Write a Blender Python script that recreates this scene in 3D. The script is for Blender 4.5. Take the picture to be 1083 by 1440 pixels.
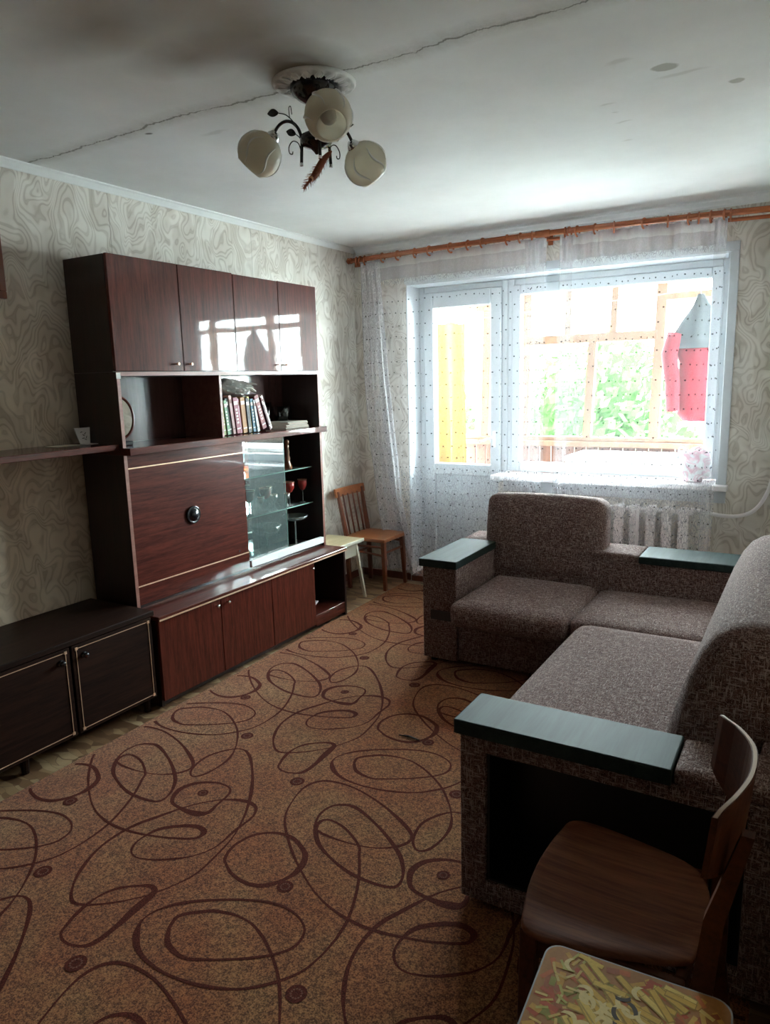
import bpy, bmesh, math, random
from mathutils import Vector, Matrix
import numpy as np
for o in list(bpy.data.objects): bpy.data.objects.remove(o, do_unlink=True)
S = bpy.context.scene
COL = S.collection
PI = math.pi
# ------------------------------------------------------------------ camera
YAW, PIT, ROLL = 0.5401, -0.1803, -0.0255
Fv = Vector((-math.sin(YAW)*math.cos(PIT), math.cos(YAW)*math.cos(PIT), math.sin(PIT)))
Rv = Vector((math.cos(YAW), math.sin(YAW), 0)); Uv = Rv.cross(Fv)
R2 = Rv*math.cos(ROLL)+Uv*math.sin(ROLL); U2 = -Rv*math.sin(ROLL)+Uv*math.cos(ROLL)
cd = bpy.data.cameras.new('camera'); cam = bpy.data.objects.new('camera', cd); COL.objects.link(cam)
M = Matrix((R2, U2, -Fv)).transposed().to_4x4(); M.translation = Vector((3.0612, -4.74, 1.5263))
cam.matrix_world = M
cd.sensor_fit = 'VERTICAL'; cd.sensor_height = 36; cd.lens = 1012.4262/1440*36
cd.clip_start = .05; cd.clip_end = 200
S.camera = cam
# ------------------------------------------------------------------ world, exposure
W = bpy.data.worlds.new('overcast_sky'); S.world = W; W.use_nodes = True
wn = W.node_tree.nodes; wl = W.node_tree.links
bg = wn['Background']; bg.inputs[1].default_value = 9.0
tc = wn.new('ShaderNodeTexCoord'); sx = wn.new('ShaderNodeSeparateXYZ'); rp = wn.new('ShaderNodeValToRGB')
wl.new(tc.outputs['Generated'], sx.inputs[0]); wl.new(sx.outputs[2], rp.inputs[0]); wl.new(rp.outputs[0], bg.inputs[0])
rp.color_ramp.elements[0].position = 0.0; rp.color_ramp.elements[0].color = (.90, .96, 1, 1)
rp.color_ramp.elements[1].position = 0.6; rp.color_ramp.elements[1].color = (.84, .93, 1, 1)
pl_d = bpy.data.lights.new('window_portal', 'AREA'); pl_d.shape = 'RECTANGLE'; pl_d.size = 2.15; pl_d.size_y = 2.15
pl_d.cycles.is_portal = True
plo = bpy.data.objects.new('window_portal', pl_d); COL.objects.link(plo); plo.location = (1.5, .30, 1.12); plo.rotation_euler = (-PI/2, 0, 0)
S.view_settings.view_transform = 'Standard'; S.view_settings.look = 'None'
S.view_settings.gamma = 1; S.view_settings.use_curve_mapping = False
S.view_settings.exposure = 3.22
random.seed(7); rnd = random.Random(7)

# ------------------------------------------------------------------ helpers
LOC = {}
def thing(name, label, cat, loc=(0, 0, 0), group=None):
    o = bpy.data.objects.new(name, None); COL.objects.link(o); o.location = loc; o.empty_display_size = .05
    o['label'] = label; o['category'] = cat
    if group: o['group'] = group
    LOC[o.name] = Vector(loc); return o
def tag(o, label, cat, group=None):
    o['label'] = label; o['category'] = cat
    if group: o['group'] = group
    return o
def obj(name, bm, m, parent=None, smooth=False, local=False, kind=None, label=None, recalc=True):
    if recalc: bmesh.ops.recalc_face_normals(bm, faces=bm.faces)
    off = LOC.get(parent.name, Vector((0, 0, 0))) if parent else Vector((0, 0, 0))
    if parent and not local and off.length: bmesh.ops.translate(bm, vec=-off, verts=bm.verts)
    me = bpy.data.meshes.new(name); bm.to_mesh(me); bm.free()
    if m is not None: me.materials.append(m)
    if smooth:
        for p in me.polygons: p.use_smooth = True
    o = bpy.data.objects.new(name, me); COL.objects.link(o)
    if parent: o.parent = parent
    LOC[o.name] = off
    if kind: o['kind'] = kind
    if label: o['label'] = label
    return o
def struct(name, bm, m, parent=None):
    return obj(name, bm, m, parent, kind='structure')
def root_mesh(name, bm, m, label, cat, group=None, smooth=False, kind=None):
    return tag(obj(name, bm, m, None, smooth, kind=kind), label, cat, group)
def copy_tree(o, loc=None, label=None, parent=None):
    c = o.copy(); COL.objects.link(c); c.parent = parent
    if loc is not None: c.location = loc
    if label: c['label'] = label
    for ch in o.children: copy_tree(ch, parent=c)
    return c
def new(): return bmesh.new()
def box(bm, x0, x1, y0, y1, z0, z1, bev=0, seg=1, mat=None):
    r = bmesh.ops.create_cube(bm, size=1)['verts']
    for v in r:
        v.co = Vector(((x0+x1)/2+v.co.x*(x1-x0), (y0+y1)/2+v.co.y*(y1-y0), (z0+z1)/2+v.co.z*(z1-z0)))
    if mat is not None:
        for v in r: v.co = mat @ v.co
    if bev:
        es = set(); [es.update(v.link_edges) for v in r]
        bmesh.ops.bevel(bm, geom=list(es), offset=bev, segments=seg, affect='EDGES', profile=.5)
    return bm
def bx(*a, **k): return box(new(), *a, **k)
def tube(bm, pts, rad, n=8, closed=False):
    """tube along a polyline; rad is a number or a list"""
    pts = [Vector(p) for p in pts]; N = len(pts)
    rr = rad if isinstance(rad, (list, tuple)) else [rad]*N
    rings = []; prev = None
    for i, p in enumerate(pts):
        if closed: t = pts[(i+1) % N]-pts[i-1]
        else: t = (pts[min(i+1, N-1)]-pts[max(i-1, 0)])
        t.normalize()
        if prev is None:
            a = Vector((0, 0, 1)) if abs(t.z) < .9 else Vector((1, 0, 0))
            u = t.cross(a).normalized()
        else:
            u = (prev - t*prev.dot(t)).normalized()
        prev = u; w = t.cross(u)
        rings.append([bm.verts.new(p+(u*math.cos(2*PI*k/n)+w*math.sin(2*PI*k/n))*rr[i]) for k in range(n)])
    for i in range(N if closed else N-1):
        a, b = rings[i], rings[(i+1) % N]
        for k in range(n): bm.faces.new((a[k], a[(k+1) % n], b[(k+1) % n], b[k]))
    if not closed:
        bm.faces.new(rings[0]); bm.faces.new(rings[-1][::-1])
    return bm
def lathe(bm, prof, n=24, mat=None, cx=0, cy=0, ripple=None):
    rings = []
    for j, (r, z) in enumerate(prof):
        ring = []
        for k in range(n):
            a = 2*PI*k/n; q = r
            if ripple: q = r*(1+ripple(j, a))
            co = Vector((cx+q*math.cos(a), cy+q*math.sin(a), z))
            if mat is not None: co = mat @ co
            ring.append(bm.verts.new(co))
        rings.append(ring)
    for i in range(len(prof)-1):
        for k in range(n):
            try: bm.faces.new((rings[i][k], rings[i][(k+1) % n], rings[i+1][(k+1) % n], rings[i+1][k]))
            except ValueError: pass
    return bm, rings
def lathe_closed(prof, n=24, **k):
    bm, r = lathe(new(), prof, n, **k)
    bm.faces.new(r[0]); bm.faces.new(r[-1]); return bm
def prism(bm, poly, axis, a0, a1):
    """extrude a 2-D outline along an axis ('x','y','z')"""
    def P(p, a):
        return {'x': Vector((a, p[0], p[1])), 'y': Vector((p[0], a, p[1])), 'z': Vector((p[0], p[1], a))}[axis]
    A = [bm.verts.new(P(p, a0)) for p in poly]; B = [bm.verts.new(P(p, a1)) for p in poly]; n = len(poly)
    bm.faces.new(A); bm.faces.new(B[::-1])
    for i in range(n): bm.faces.new((A[i], A[(i+1) % n], B[(i+1) % n], B[i]))
    return bm
def catmull(pts, n=6, closed=False):
    pts = [Vector(p) for p in pts]; N = len(pts); out = []
    rng = range(N if closed else N-1)
    for i in rng:
        if closed: p0, p1, p2, p3 = pts[i-1], pts[i], pts[(i+1) % N], pts[(i+2) % N]
        else: p0, p1, p2, p3 = pts[max(i-1, 0)], pts[i], pts[i+1], pts[min(i+2, N-1)]
        for k in range(n):
            t = k/n
            out.append(.5*((2*p1)+(p2-p0)*t+(2*p0-5*p1+4*p2-p3)*t*t+(3*p1-p0-3*p2+p3)*t**3))
    if not closed: out.append(pts[-1])
    return out

# ------------------------------------------------------------------ materials
class NT:
    def __init__(s, name):
        s.m = bpy.data.materials.new(name); s.m.use_nodes = True; s.t = s.m.node_tree
        s.n = s.t.nodes; s.p = s.n['Principled BSDF']; s.out = s.n['Material Output']
    def node(s, typ, **k):
        n = s.n.new(typ)
        for a, v in k.items(): setattr(n, a, v)
        return n
    def set(s, inp, v):
        if isinstance(v, bpy.types.NodeSocket): s.t.links.new(v, inp)
        elif v is not None:
            if inp.type == 'RGBA' and len(v) == 3: v = (*v, 1)
            inp.default_value = v
    def P(s, **k):
        for a, v in k.items(): s.set(s.p.inputs[a.replace('_', ' ')], v)
        return s
    def coord(s, which='Object'): return s.node('ShaderNodeTexCoord').outputs[which]
    def mapping(s, v, scale=(1, 1, 1), loc=(0, 0, 0), rot=(0, 0, 0)):
        n = s.node('ShaderNodeMapping'); s.set(n.inputs['Vector'], v); n.inputs['Scale'].default_value = scale
        n.inputs['Location'].default_value = loc; n.inputs['Rotation'].default_value = rot; return n.outputs[0]
    def noise(s, v, scale, detail=2, rough=.5, out=0, dist=0):
        n = s.node('ShaderNodeTexNoise'); s.set(n.inputs['Vector'], v); n.inputs['Scale'].default_value = scale
        n.inputs['Detail'].default_value = detail; n.inputs['Roughness'].default_value = rough
        n.inputs['Distortion'].default_value = dist; return n.outputs[out]
    def voro(s, v, scale, feature='F1', out=0, rand=1):
        n = s.node('ShaderNodeTexVoronoi', feature=feature); s.set(n.inputs['Vector'], v); n.inputs['Scale'].default_value = scale
        n.inputs['Randomness'].default_value = rand; return n.outputs[out]
    def math(s, op, a, b=None, c=None, clamp=False):
        n = s.node('ShaderNodeMath', operation=op, use_clamp=clamp); s.set(n.inputs[0], a)
        if b is not None: s.set(n.inputs[1], b)
        if c is not None: s.set(n.inputs[2], c)
        return n.outputs[0]
    def vmath(s, op, a, b=None, sc=None):
        n = s.node('ShaderNodeVectorMath', operation=op); s.set(n.inputs[0], a)
        if b is not None: s.set(n.inputs[1], b)
        if sc is not None: s.set(n.inputs['Scale'], sc)
        return n.outputs['Value'] if op in ('LENGTH', 'DISTANCE', 'DOT_PRODUCT') else n.outputs[0]
    def sep(s, v):
        n = s.node('ShaderNodeSeparateXYZ'); s.set(n.inputs[0], v); return n.outputs
    def comb(s, x=0., y=0., z=0.):
        n = s.node('ShaderNodeCombineXYZ'); s.set(n.inputs[0], x); s.set(n.inputs[1], y); s.set(n.inputs[2], z); return n.outputs[0]
    def ramp(s, f, stops, interp='LINEAR'):
        n = s.node('ShaderNodeValToRGB'); s.set(n.inputs[0], f); cr = n.color_ramp; cr.interpolation = interp
        while len(cr.elements) > 1: cr.elements.remove(cr.elements[-1])
        for i, (p, c) in enumerate(stops):
            e = cr.elements[0] if i == 0 else cr.elements.new(p)
            e.position = p; e.color = (*c, 1) if not isinstance(c, (int, float)) else (c, c, c, 1)
        return n.outputs[0]
    def mix(s, f, a, b, mode='MIX'):
        n = s.node('ShaderNodeMix', data_type='RGBA', blend_type=mode); s.set(n.inputs[0], f); s.set(n.inputs[6], a); s.set(n.inputs[7], b)
        return n.outputs[2]
    def bump(s, h, strength=.3, dist=.01):
        n = s.node('ShaderNodeBump'); s.set(n.inputs['Height'], h); n.inputs['Strength'].default_value = strength
        n.inputs['Distance'].default_value = dist; s.t.links.new(n.outputs[0], s.p.inputs['Normal']); return n
def plain(name, col, rough=.5, metal=0, coat=0, spec=.5):
    t = NT(name); t.P(Base_Color=col, Roughness=rough, Metallic=metal, Coat_Weight=coat); t.p.inputs['Specular IOR Level'].default_value = spec
    c = t.coord(); t.set(t.p.inputs['Base Color'], t.mix(t.math('MULTIPLY', t.noise(c, 30, 3), .25), col, tuple(x*.6 for x in col)))
    return t.m
def wood(name, c1, c2, axis='z', scale=1, rough=.35, coat=0, coat_r=.05, wav=0, spec=.5):
    t = NT(name); c = t.coord(); k = {'x': (.6, 9, 9), 'y': (9, .6, 9), 'z': (9, 9, .6)}[axis]
    v = t.mapping(c, tuple(q*scale for q in k))
    n = t.noise(v, 3, 5, .6, dist=.6); f = t.noise(t.mapping(c, tuple(q*6*scale for q in k)), 3, 3, .6)
    g = t.math('ADD', t.math('MULTIPLY', n, .65), t.math('MULTIPLY', f, .35))
    t.P(Base_Color=t.ramp(g, [(.36, c1), (.62, c2)]), Roughness=rough, Coat_Weight=coat, Coat_Roughness=coat_r)
    t.p.inputs['Specular IOR Level'].default_value = spec
    if wav:
        b = t.bump(t.noise(c, 14, 2), wav, .004)
        t.t.links.new(b.outputs[0], t.p.inputs['Coat Normal'])
    else: t.bump(f, .08, .002)
    return t.m

def m_wallpaper():
    t = NT('marbled_wallpaper'); c = t.coord()
    v = t.mapping(c, (1.75, 1.75, 1.05))
    w1 = t.vmath('SUBTRACT', t.noise(v, 3.6, 1, .4, out=1), (.5, .5, .5))
    v2 = t.vmath('ADD', v, t.vmath('SCALE', w1, sc=.42))
    w2 = t.vmath('SUBTRACT', t.noise(v2, 7, 0, .4, out=1), (.5, .5, .5))
    v3 = t.vmath('ADD', v2, t.vmath('SCALE', w2, sc=.16))
    n = t.noise(v3, 3.2, 0, .4)
    s = t.math('ADD', t.math('MULTIPLY', t.math('SINE', t.math('MULTIPLY', n, 88)), .5), .5)
    line = t.ramp(s, [(0, 0), (.55, .10), (.80, .55), (.92, 1), (1, .7)])
    area = t.ramp(t.noise(v3, 5.5, 1), [(.40, 0), (.58, 1)])
    col = t.mix(t.math('MULTIPLY', area, .55), (.78, .74, .68), (.56, .50, .435))
    col = t.mix(t.math('MULTIPLY', line, t.math('MULTIPLY_ADD', area, .35, .45)), col, (.40, .34, .28))
    # colour turns browner towards the lower, near part of the left wall
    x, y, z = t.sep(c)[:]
    brown_low = t.math('MULTIPLY', t.math('MULTIPLY_ADD', y, -.55, -.9, clamp=True), t.math('MULTIPLY_ADD', z, -1.1, 2.5, clamp=True))
    col = t.mix(t.math('MULTIPLY', brown_low, .8), col, t.mix(1, col, (.85, .62, .40), 'MULTIPLY'))
    seam = t.math('COMPARE', t.math('FRACT', t.math('ADD', t.math('DIVIDE', y, 1.05), .597)), .5, .0016)
    col = t.mix(t.math('MULTIPLY', seam, .6), col, (.18, .15, .12))
    t.P(Base_Color=col, Roughness=.62); t.bump(line, .12, .002)
    return t.m
def m_ceiling():
    t = NT('old_whitewash'); c = t.coord(); x, y, z = t.sep(c)[:]
    n = t.noise(c, 2.2, 5, .6)
    col = t.ramp(n, [(.3, (.74, .74, .73)), (.7, (.83, .83, .82))])
    def blob(cx, cy, rx, ry, rot=0):
        v = t.mapping(t.vmath('SUBTRACT', t.vmath('ADD', c, t.vmath('SCALE', t.vmath('SUBTRACT', t.noise(c, 9, 3, out=1), (.5, .5, .5)), sc=.06)), (cx, cy, 2.5)), (1/rx, 1/ry, 0), rot=(0, 0, 0))
        return t.vmath('LENGTH', v)
    def soft(cx, cy, rx, ry, col, amt, hard=0.):
        nonlocal out
        d = blob(cx, cy, rx, ry)
        f = t.ramp(d, [(hard, 1), (1, 0)])
        out = t.mix(t.math('MULTIPLY', f, amt), out, col)
    out = col
    soot = (.20, .16, .12)
    soft(1.60, -2.76, .20, .20, soot, .85, .35)
    soft(1.62, -2.98, .22, .20, soot, .60)
    soft(1.36, -2.98, .26, .14, soot, .60)
    soft(1.30, -3.25, .45, .16, soot, .45)
    soft(2.10, -3.10, .5, .35, soot, .30)
    for (a, b, r1, r2) in ((2.56, -2.075, .042, .028), (2.745, -1.82, .03, .028)):
        soft(a, b, r1, r2, (.34, .33, .28), .75, .75)
    for (a, b, r1, r2) in ((.739, -2.587, .02, .014),):
        soft(a, b, r1, r2, (.12, .11, .10), .9, .5)
    for (a, b, r1, r2) in ((2.32, -1.85, .03, .014), (2.33, -1.76, .02, .012), (2.34, -1.63, .035, .012), (2.29, -1.39, .03, .012), (2.6, -2.0, .1, .02), (2.45, -2.2, .05, .02), (.95, -2.45, .08, .02)):
        soft(a, b, r1, r2, (.58, .57, .54), .6, .4)
    # the joint between the two ceiling slabs, cracked plaster
    wob = t.math('MULTIPLY', t.math('SUBTRACT', t.noise(t.mapping(c, (1, 0, 0)), 14, 5, .7), .5), .07)
    slow = t.math('MULTIPLY', t.math('SUBTRACT', t.noise(t.mapping(c, (1, 0, 0)), 1.7, 1), .5), .12)
    d = t.math('ABSOLUTE', t.math('ADD', t.math('ADD', y, 2.635), t.math('ADD', wob, slow)))
    wid = t.math('MULTIPLY_ADD', t.noise(c, 6, 3), .020, -.005)
    cr = t.ramp(t.math('DIVIDE', d, t.math('MAXIMUM', wid, .0012)), [(0, 1), (.9, .7), (1, 0)])
    halo = t.ramp(d, [(0, 1), (.035, .5), (.07, 0)])
    rough = t.noise(c, 45, 4, .7)
    out = t.mix(t.math('MULTIPLY', halo, t.math('MULTIPLY', rough, .9)), out, (.40, .38, .33))
    out = t.mix(t.math('MULTIPLY', cr, .75), out, (.13, .12, .10))
    t.P(Base_Color=out, Roughness=.85)
    hh = t.math('SUBTRACT', t.math('ADD', t.math('MULTIPLY', n, .6), t.math('MULTIPLY', t.math('MULTIPLY', halo, rough), .8)), cr)
    t.bump(hh, .35, .012)
    return t.m
def m_lino():
    t = NT('linoleum_print'); c = t.coord()
    w = t.vmath('SCALE', t.vmath('SUBTRACT', t.noise(c, 6, 1, out=1), (.5, .5, .5)), sc=.10)
    v = t.mapping(t.vmath('ADD', c, w), (1, 3.2, 1), rot=(0, 0, .7))
    cell = t.sep(t.voro(v, 9, out=1))[0]; e = t.voro(v, 9, 'DISTANCE_TO_EDGE')
    col = t.ramp(cell, [(0, (.10, .045, .022)), (.3, (.18, .095, .048)), (.6, (.30, .19, .10)), (.85, (.40, .28, .16))], 'CONSTANT')
    g = t.noise(t.mapping(c, (20, 2, 1), rot=(0, 0, .6)), 6, 3)
    col = t.mix(t.math('MULTIPLY', g, .4), col, (.25, .14, .07))
    col = t.mix(t.ramp(e, [(0, 1), (.03, 0)]), col, (.12, .06, .03))
    t.P(Base_Color=col, Roughness=.42); return t.m
def m_carpet():
    t = NT('speckled_carpet_pile'); c = t.coord()
    a = t.noise(c, 230, 2, .7); b = t.noise(c, 90, 3, .7); p = t.noise(c, 3.0, 3, .6)
    big = t.ramp(p, [(.38, (.09, .020, .007)), (.52, (.10, .029, .010)), (.66, (.10, .040, .014))])
    lite = t.ramp(p, [(.38, (.41, .135, .048)), (.66, (.43, .195, .078))])
    f = t.ramp(t.math('ADD', t.math('MULTIPLY', a, .6), t.math('MULTIPLY', b, .4)), [(.42, 0), (.60, 1)])
    col = t.mix(f, big, lite)
    t.P(Base_Color=col, Roughness=.95); t.p.inputs['Specular IOR Level'].default_value = .15
    t.p.inputs['Sheen Weight'].default_value = .15
    t.bump(a, .5, .003); return t.m
def m_pattern():
    t = NT('maroon_carpet_pile'); c = t.coord()
    a = t.noise(c, 300, 2, .7)
    t.P(Base_Color=t.ramp(a, [(.35, (.045, .009, .006)), (.65, (.14, .030, .018))]), Roughness=.95)
    t.p.inputs['Specular IOR Level'].default_value = .15
    t.bump(a, .4, .003); return t.m
def m_tweed(name='tweed_upholstery', k=1.):
    t = NT(name); c = t.coord()
    x, y, z = t.sep(c)[:]
    h1 = t.noise(t.mapping(c, (42, 330, 330)), 1, 1, .5); h2 = t.noise(t.mapping(c, (330, 42, 330)), 1, 1, .5); h3 = t.noise(t.mapping(c, (330, 330, 42)), 1, 1, .5)
    slub = t.ramp(t.math('MAXIMUM', t.math('MAXIMUM', h1, h2), h3), [(.57, 0), (.69, 1)])
    w = t.noise(c, 130, 2, .7)
    base = t.ramp(w, [(.35, (.050*k, .022*k, .018*k)), (.65, (.175*k, .098*k, .086*k))])
    col = t.mix(t.math('MULTIPLY', slub, .68), base, (.54*k, .43*k, .405*k))
    t.P(Base_Color=col, Roughness=.9); t.p.inputs['Sheen Weight'].default_value = .06; t.p.inputs['Sheen Roughness'].default_value = .5
    t.p.inputs['Specular IOR Level'].default_value = .08
    t.bump(t.math('ADD', w, slub), .4, .002); return t.m
def m_glass(name, tint=(.92, .98, .97), refl=1.45, add=0.0, diff=None):
    t = NT(name); t.n.remove(t.p)
    tr = t.node('ShaderNodeBsdfTransparent'); tr.inputs[0].default_value = (*tint, 1)
    gl = t.node('ShaderNodeBsdfGlossy'); gl.inputs['Roughness'].default_value = .01
    fr = t.node('ShaderNodeFresnel'); fr.inputs[0].default_value = refl
    geo = t.node('ShaderNodeNewGeometry')
    mx = t.node('ShaderNodeMixShader')
    t.set(mx.inputs[0], t.math('MULTIPLY', t.math('ADD', fr.outputs[0], add, clamp=True), t.math('SUBTRACT', 1., geo.outputs['Backfacing']))); t.t.links.new(tr.outputs[0], mx.inputs[1]); t.t.links.new(gl.outputs[0], mx.inputs[2])
    if diff:
        d = t.node('ShaderNodeBsdfDiffuse'); d.inputs[0].default_value = (*diff[1], 1); m3 = t.node('ShaderNodeMixShader'); m3.inputs[0].default_value = diff[0]
        t.t.links.new(mx.outputs[0], m3.inputs[1]); t.t.links.new(d.outputs[0], m3.inputs[2]); mx = m3
    t.t.links.new(mx.outputs[0], t.out.inputs[0]); return t.m
def m_tulle(name, lace_top, base=.20, trl=.09):
    """sheer tulle: transparent cloth with woven vine lace and small sequins; UV in metres"""
    t = NT(name); t.n.remove(t.p); uv = t.coord('UV'); u, v, _ = t.sep(uv)[:]
    tr = t.node('ShaderNodeBsdfTransparent')
    df = t.node('ShaderNodeBsdfDiffuse'); tl = t.node('ShaderNodeBsdfTranslucent')
    # embroidered vines
    w = t.vmath('SCALE', t.vmath('SUBTRACT', t.noise(uv, 14, 1, out=1), (.5, .5, .5)), sc=.05)
    uw = t.vmath('ADD', uv, w)
    e = t.voro(t.mapping(uw, (1, .6, 1)), 42, 'DISTANCE_TO_EDGE')
    vine = t.ramp(e, [(0, 1), (.045, .6), (.09, 0)])
    leaf = t.ramp(t.noise(uv, 90, 2, .6), [(.56, 0), (.64, 1)])
    lowf = t.ramp(v, [(.85/3, 1), (1.15/3, 0)]) if lace_top else None
    vm = t.math('MULTIPLY', v, 1/3)
    low = t.ramp(vm, [(0, .8), (1, .8)]) if lace_top else t.ramp(vm, [(.80/3, .5), (1.05/3, .05), (2.0/3, .05), (2.2/3, .10), (1, .2)])
    lace = t.math('MULTIPLY', t.math('MAXIMUM', vine, t.math('MULTIPLY', leaf, .6)), low)
    # sequins in staggered rows
    px, py = .068, .085
    row = t.math('FLOOR', t.math('DIVIDE', v, py))
    uu = t.math('ADD', t.math('DIVIDE', u, px*1.25), t.math('MULTIPLY', row, .5))
    j = t.noise(t.comb(t.math('FLOOR', uu), row, 0.), 7.3, 0)
    fx = t.math('MULTIPLY', t.math('SUBTRACT', t.math('FRACT', uu), .5), px*1.25)
    fy = t.math('MULTIPLY', t.math('ADD', t.math('SUBTRACT', t.math('FRACT', t.math('DIVIDE', v, py)), .5), t.math('MULTIPLY', t.math('SUBTRACT', j, .5), .5)), py)
    fx2 = t.math('MULTIPLY', fx, .52); dd = t.math('SQRT', t.math('ADD', t.math('MULTIPLY', fx2, fx2), t.math('MULTIPLY', fy, fy)))
    dot = t.math('MULTIPLY', t.math('LESS_THAN', dd, .0046), t.math('LESS_THAN', v, 2.12))
    bs_ = t.math('MULTIPLY', t.ramp(vm, [(0, .62), (1, .62)]) if lace_top else t.ramp(vm, [(.78/3, .52), (1.0/3, .38), (2.1/3, .42), (2.25/3, .72)]), base)
    fac = t.math('MAXIMUM', t.math('ADD', bs_, t.math('MULTIPLY', lace, .32)), t.math('MULTIPLY', dot, .85), clamp=True)
    colr = t.mix(dot, (.93, .92, .97), (.05, .045, .05))
    t.set(df.inputs[0], colr); t.set(tl.inputs[0], colr)
    m1 = t.node('ShaderNodeMixShader'); m1.inputs[0].default_value = trl
    t.t.links.new(df.outputs[0], m1.inputs[1]); t.t.links.new(tl.outputs[0], m1.inputs[2])
    m2 = t.node('ShaderNodeMixShader'); t.set(m2.inputs[0], fac)
    t.t.links.new(tr.outputs[0], m2.inputs[1]); t.t.links.new(m1.outputs[0], m2.inputs[2])
    t.t.links.new(m2.outputs[0], t.out.inputs[0]); return t.m
def m_mirror():
    t = NT('silvered_mirror'); t.P(Base_Color=(.75, .85, .83), Metallic=1., Roughness=.04); return t.m
def m_attr(name, rough=.4):
    t = NT(name); a = t.node('ShaderNodeVertexColor'); a.layer_name = 'Col'
    n = t.noise(t.coord(), 160, 3); t.p.inputs['Specular IOR Level'].default_value = .1
    t.P(Base_Color=t.mix(t.math('MULTIPLY', n, .35), t.mix(1, a.outputs[0], (.95, .80, .55), 'MULTIPLY'), (.04, .025, .012)), Roughness=rough); return t.m

MT = {}
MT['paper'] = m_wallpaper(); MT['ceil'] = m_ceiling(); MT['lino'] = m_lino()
MT['carpet'] = m_carpet(); MT['pattern'] = m_pattern(); MT['tweed'] = m_tweed()
MT['mah_v'] = wood('polished_mahogany', (.040, .007, .004), (.115, .022, .013), 'z', 2.6, .4, .75, .03, .06, spec=.1)
MT['mah_h'] = wood('polished_mahogany_cross_grain', (.038, .0065, .004), (.105, .020, .012), 'y', 2.2, .4, .75, .03, .05, spec=.1)
MT['mah_d'] = wood('dark_carcass_veneer', (.012, .0045, .0035), (.030, .010, .008), 'z', 1, .35, .3, .1)
MT['mah_e'] = wood('pinkish_edge_banding', (.20, .075, .055), (.30, .13, .10), 'y', 1, .4)
MT['wal'] = wood('dark_walnut_polish', (.008, .003, .002), (.026, .010, .006), 'y', 1.2, .5, .1, .15, spec=.1)
MT['back_in'] = wood('varnished_hardboard', (.05, .022, .020), (.08, .035, .032), 'z', 1, .18, .6, .12)
MT['black_ply'] = plain('black_varnish', (.008, .008, .009), .35)
MT['brass'] = plain('brass_strip', (.75, .48, .32), .4, .5)
MT['chrome'] = plain('chrome', (.7, .7, .7), .2, 1)
MT['white'] = plain('white_enamel', (.90, .86, .87), .35)
MT['pvc'] = plain('white_plastic_frame', (.58, .61, .64), .3)
MT['revl'] = plain('white_painted_reveal', (.60, .63, .66), .5)
MT['foam'] = plain('white_foam_cornice', (.86, .87, .86), .7)
MT['red_skirt'] = wood('red_brown_painted_board', (.12, .03, .015), (.18, .05, .025), 'y', .6, .45)
MT['rodw'] = wood('orange_cherry_rod', (.33, .085, .03), (.50, .16, .06), 'x', .6, .25, .5, .1)
MT['chairw'] = wood('orange_varnished_beech', (.27, .075, .022), (.43, .14, .045), 'x', .6, .3, .4, .12)
MT['chairr'] = wood('red_varnished_beech', (.11, .025, .010), (.22, .055, .02), 'z', .6, .3, .3, .12)
MT['seatw'] = wood('worn_plywood_seat', (.060, .018, .009), (.190, .065, .032), 'x', .8, .65, 0, .2, spec=.15)
MT['plyback'] = wood('worn_red_plywood', (.050, .013, .005), (.11, .030, .011), 'y', .8, .5, 0, .2, spec=.2)
MT['pad'] = wood('dark_stained_arm_pad', (.012, .022, .021), (.026, .042, .040), 'y', .8, .6, 0, spec=.16)
MT['cream'] = plain('cream_paint', (.66, .62, .50), .45)
MT['creamtop'] = wood('yellowed_cream_top', (.42, .33, .17), (.58, .48, .30), 'y', .6, .4)
MT['pane'] = m_glass('window_glass', (.96, .99, .98), 1.45)
MT['dglass'] = m_glass('sliding_glass', (.88, .95, .93), 1.5, .22, (.05, (.6, .85, .85)))
MT['sglass'] = m_glass('clear_glass', (.80, .88, .85), 1.5, .25, (.12, (.8, .9, .88)))
MT['rglass'] = m_glass('ruby_glass', (.50, .05, .04), 1.5, .12, (.45, (.45, .05, .04)))
MT['kglass'] = m_glass('dark_glass', (.10, .10, .12), 1.5, .04)
MT['gedge'] = plain('green_glass_edge', (.25, .42, .36), .2)
MT['tulle'] = m_tulle('white_tulle', False, .38)
MT['tulle2'] = m_tulle('white_tulle_gathered', False, .55, .3)
MT['tulle3'] = m_tulle('white_tulle_folded', True, .60, .55)
MT['iron'] = plain('black_wrought_iron', (.006, .006, .009), .25, 0, .5)
MT['balw'] = wood('pale_balcony_timber', (.15, .075, .04), (.22, .12, .07), 'z', .6, .6)
MT['balp'] = wood('brown_balcony_boards', (.10, .035, .018), (.17, .065, .035), 'z', .6, .6)

# ------------------------------------------------------------------ room shell
XR, YB, H = 3.28, -5.45, 2.5
DX0, DX1, RT, WT = .445, 2.573, 2.205, .32      # recess left, right, top, wall thickness
SB = .80                                         # masonry under the window
struct('floor', bx(-.05, XR+.05, YB-.05, WT, -.10, 0), MT['lino'])
struct('ceiling', bx(-.05, XR+.05, YB-.05, WT, H, H+.12), MT['ceil'])
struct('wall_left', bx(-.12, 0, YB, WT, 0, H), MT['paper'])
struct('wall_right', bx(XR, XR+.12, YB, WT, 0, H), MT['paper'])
struct('wall_back', bx(-.12, XR+.12, YB-.12, YB, 0, H), MT['mah_d'])
bm = new()
box(bm, 0, DX0, 0, WT, 0, H); box(bm, DX1, XR, 0, WT, 0, H); box(bm, DX0, DX1, 0, WT, RT, H); box(bm, 1.16, DX1, 0, WT, 0, SB)
struct('wall_window', bm, MT['paper'])
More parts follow.
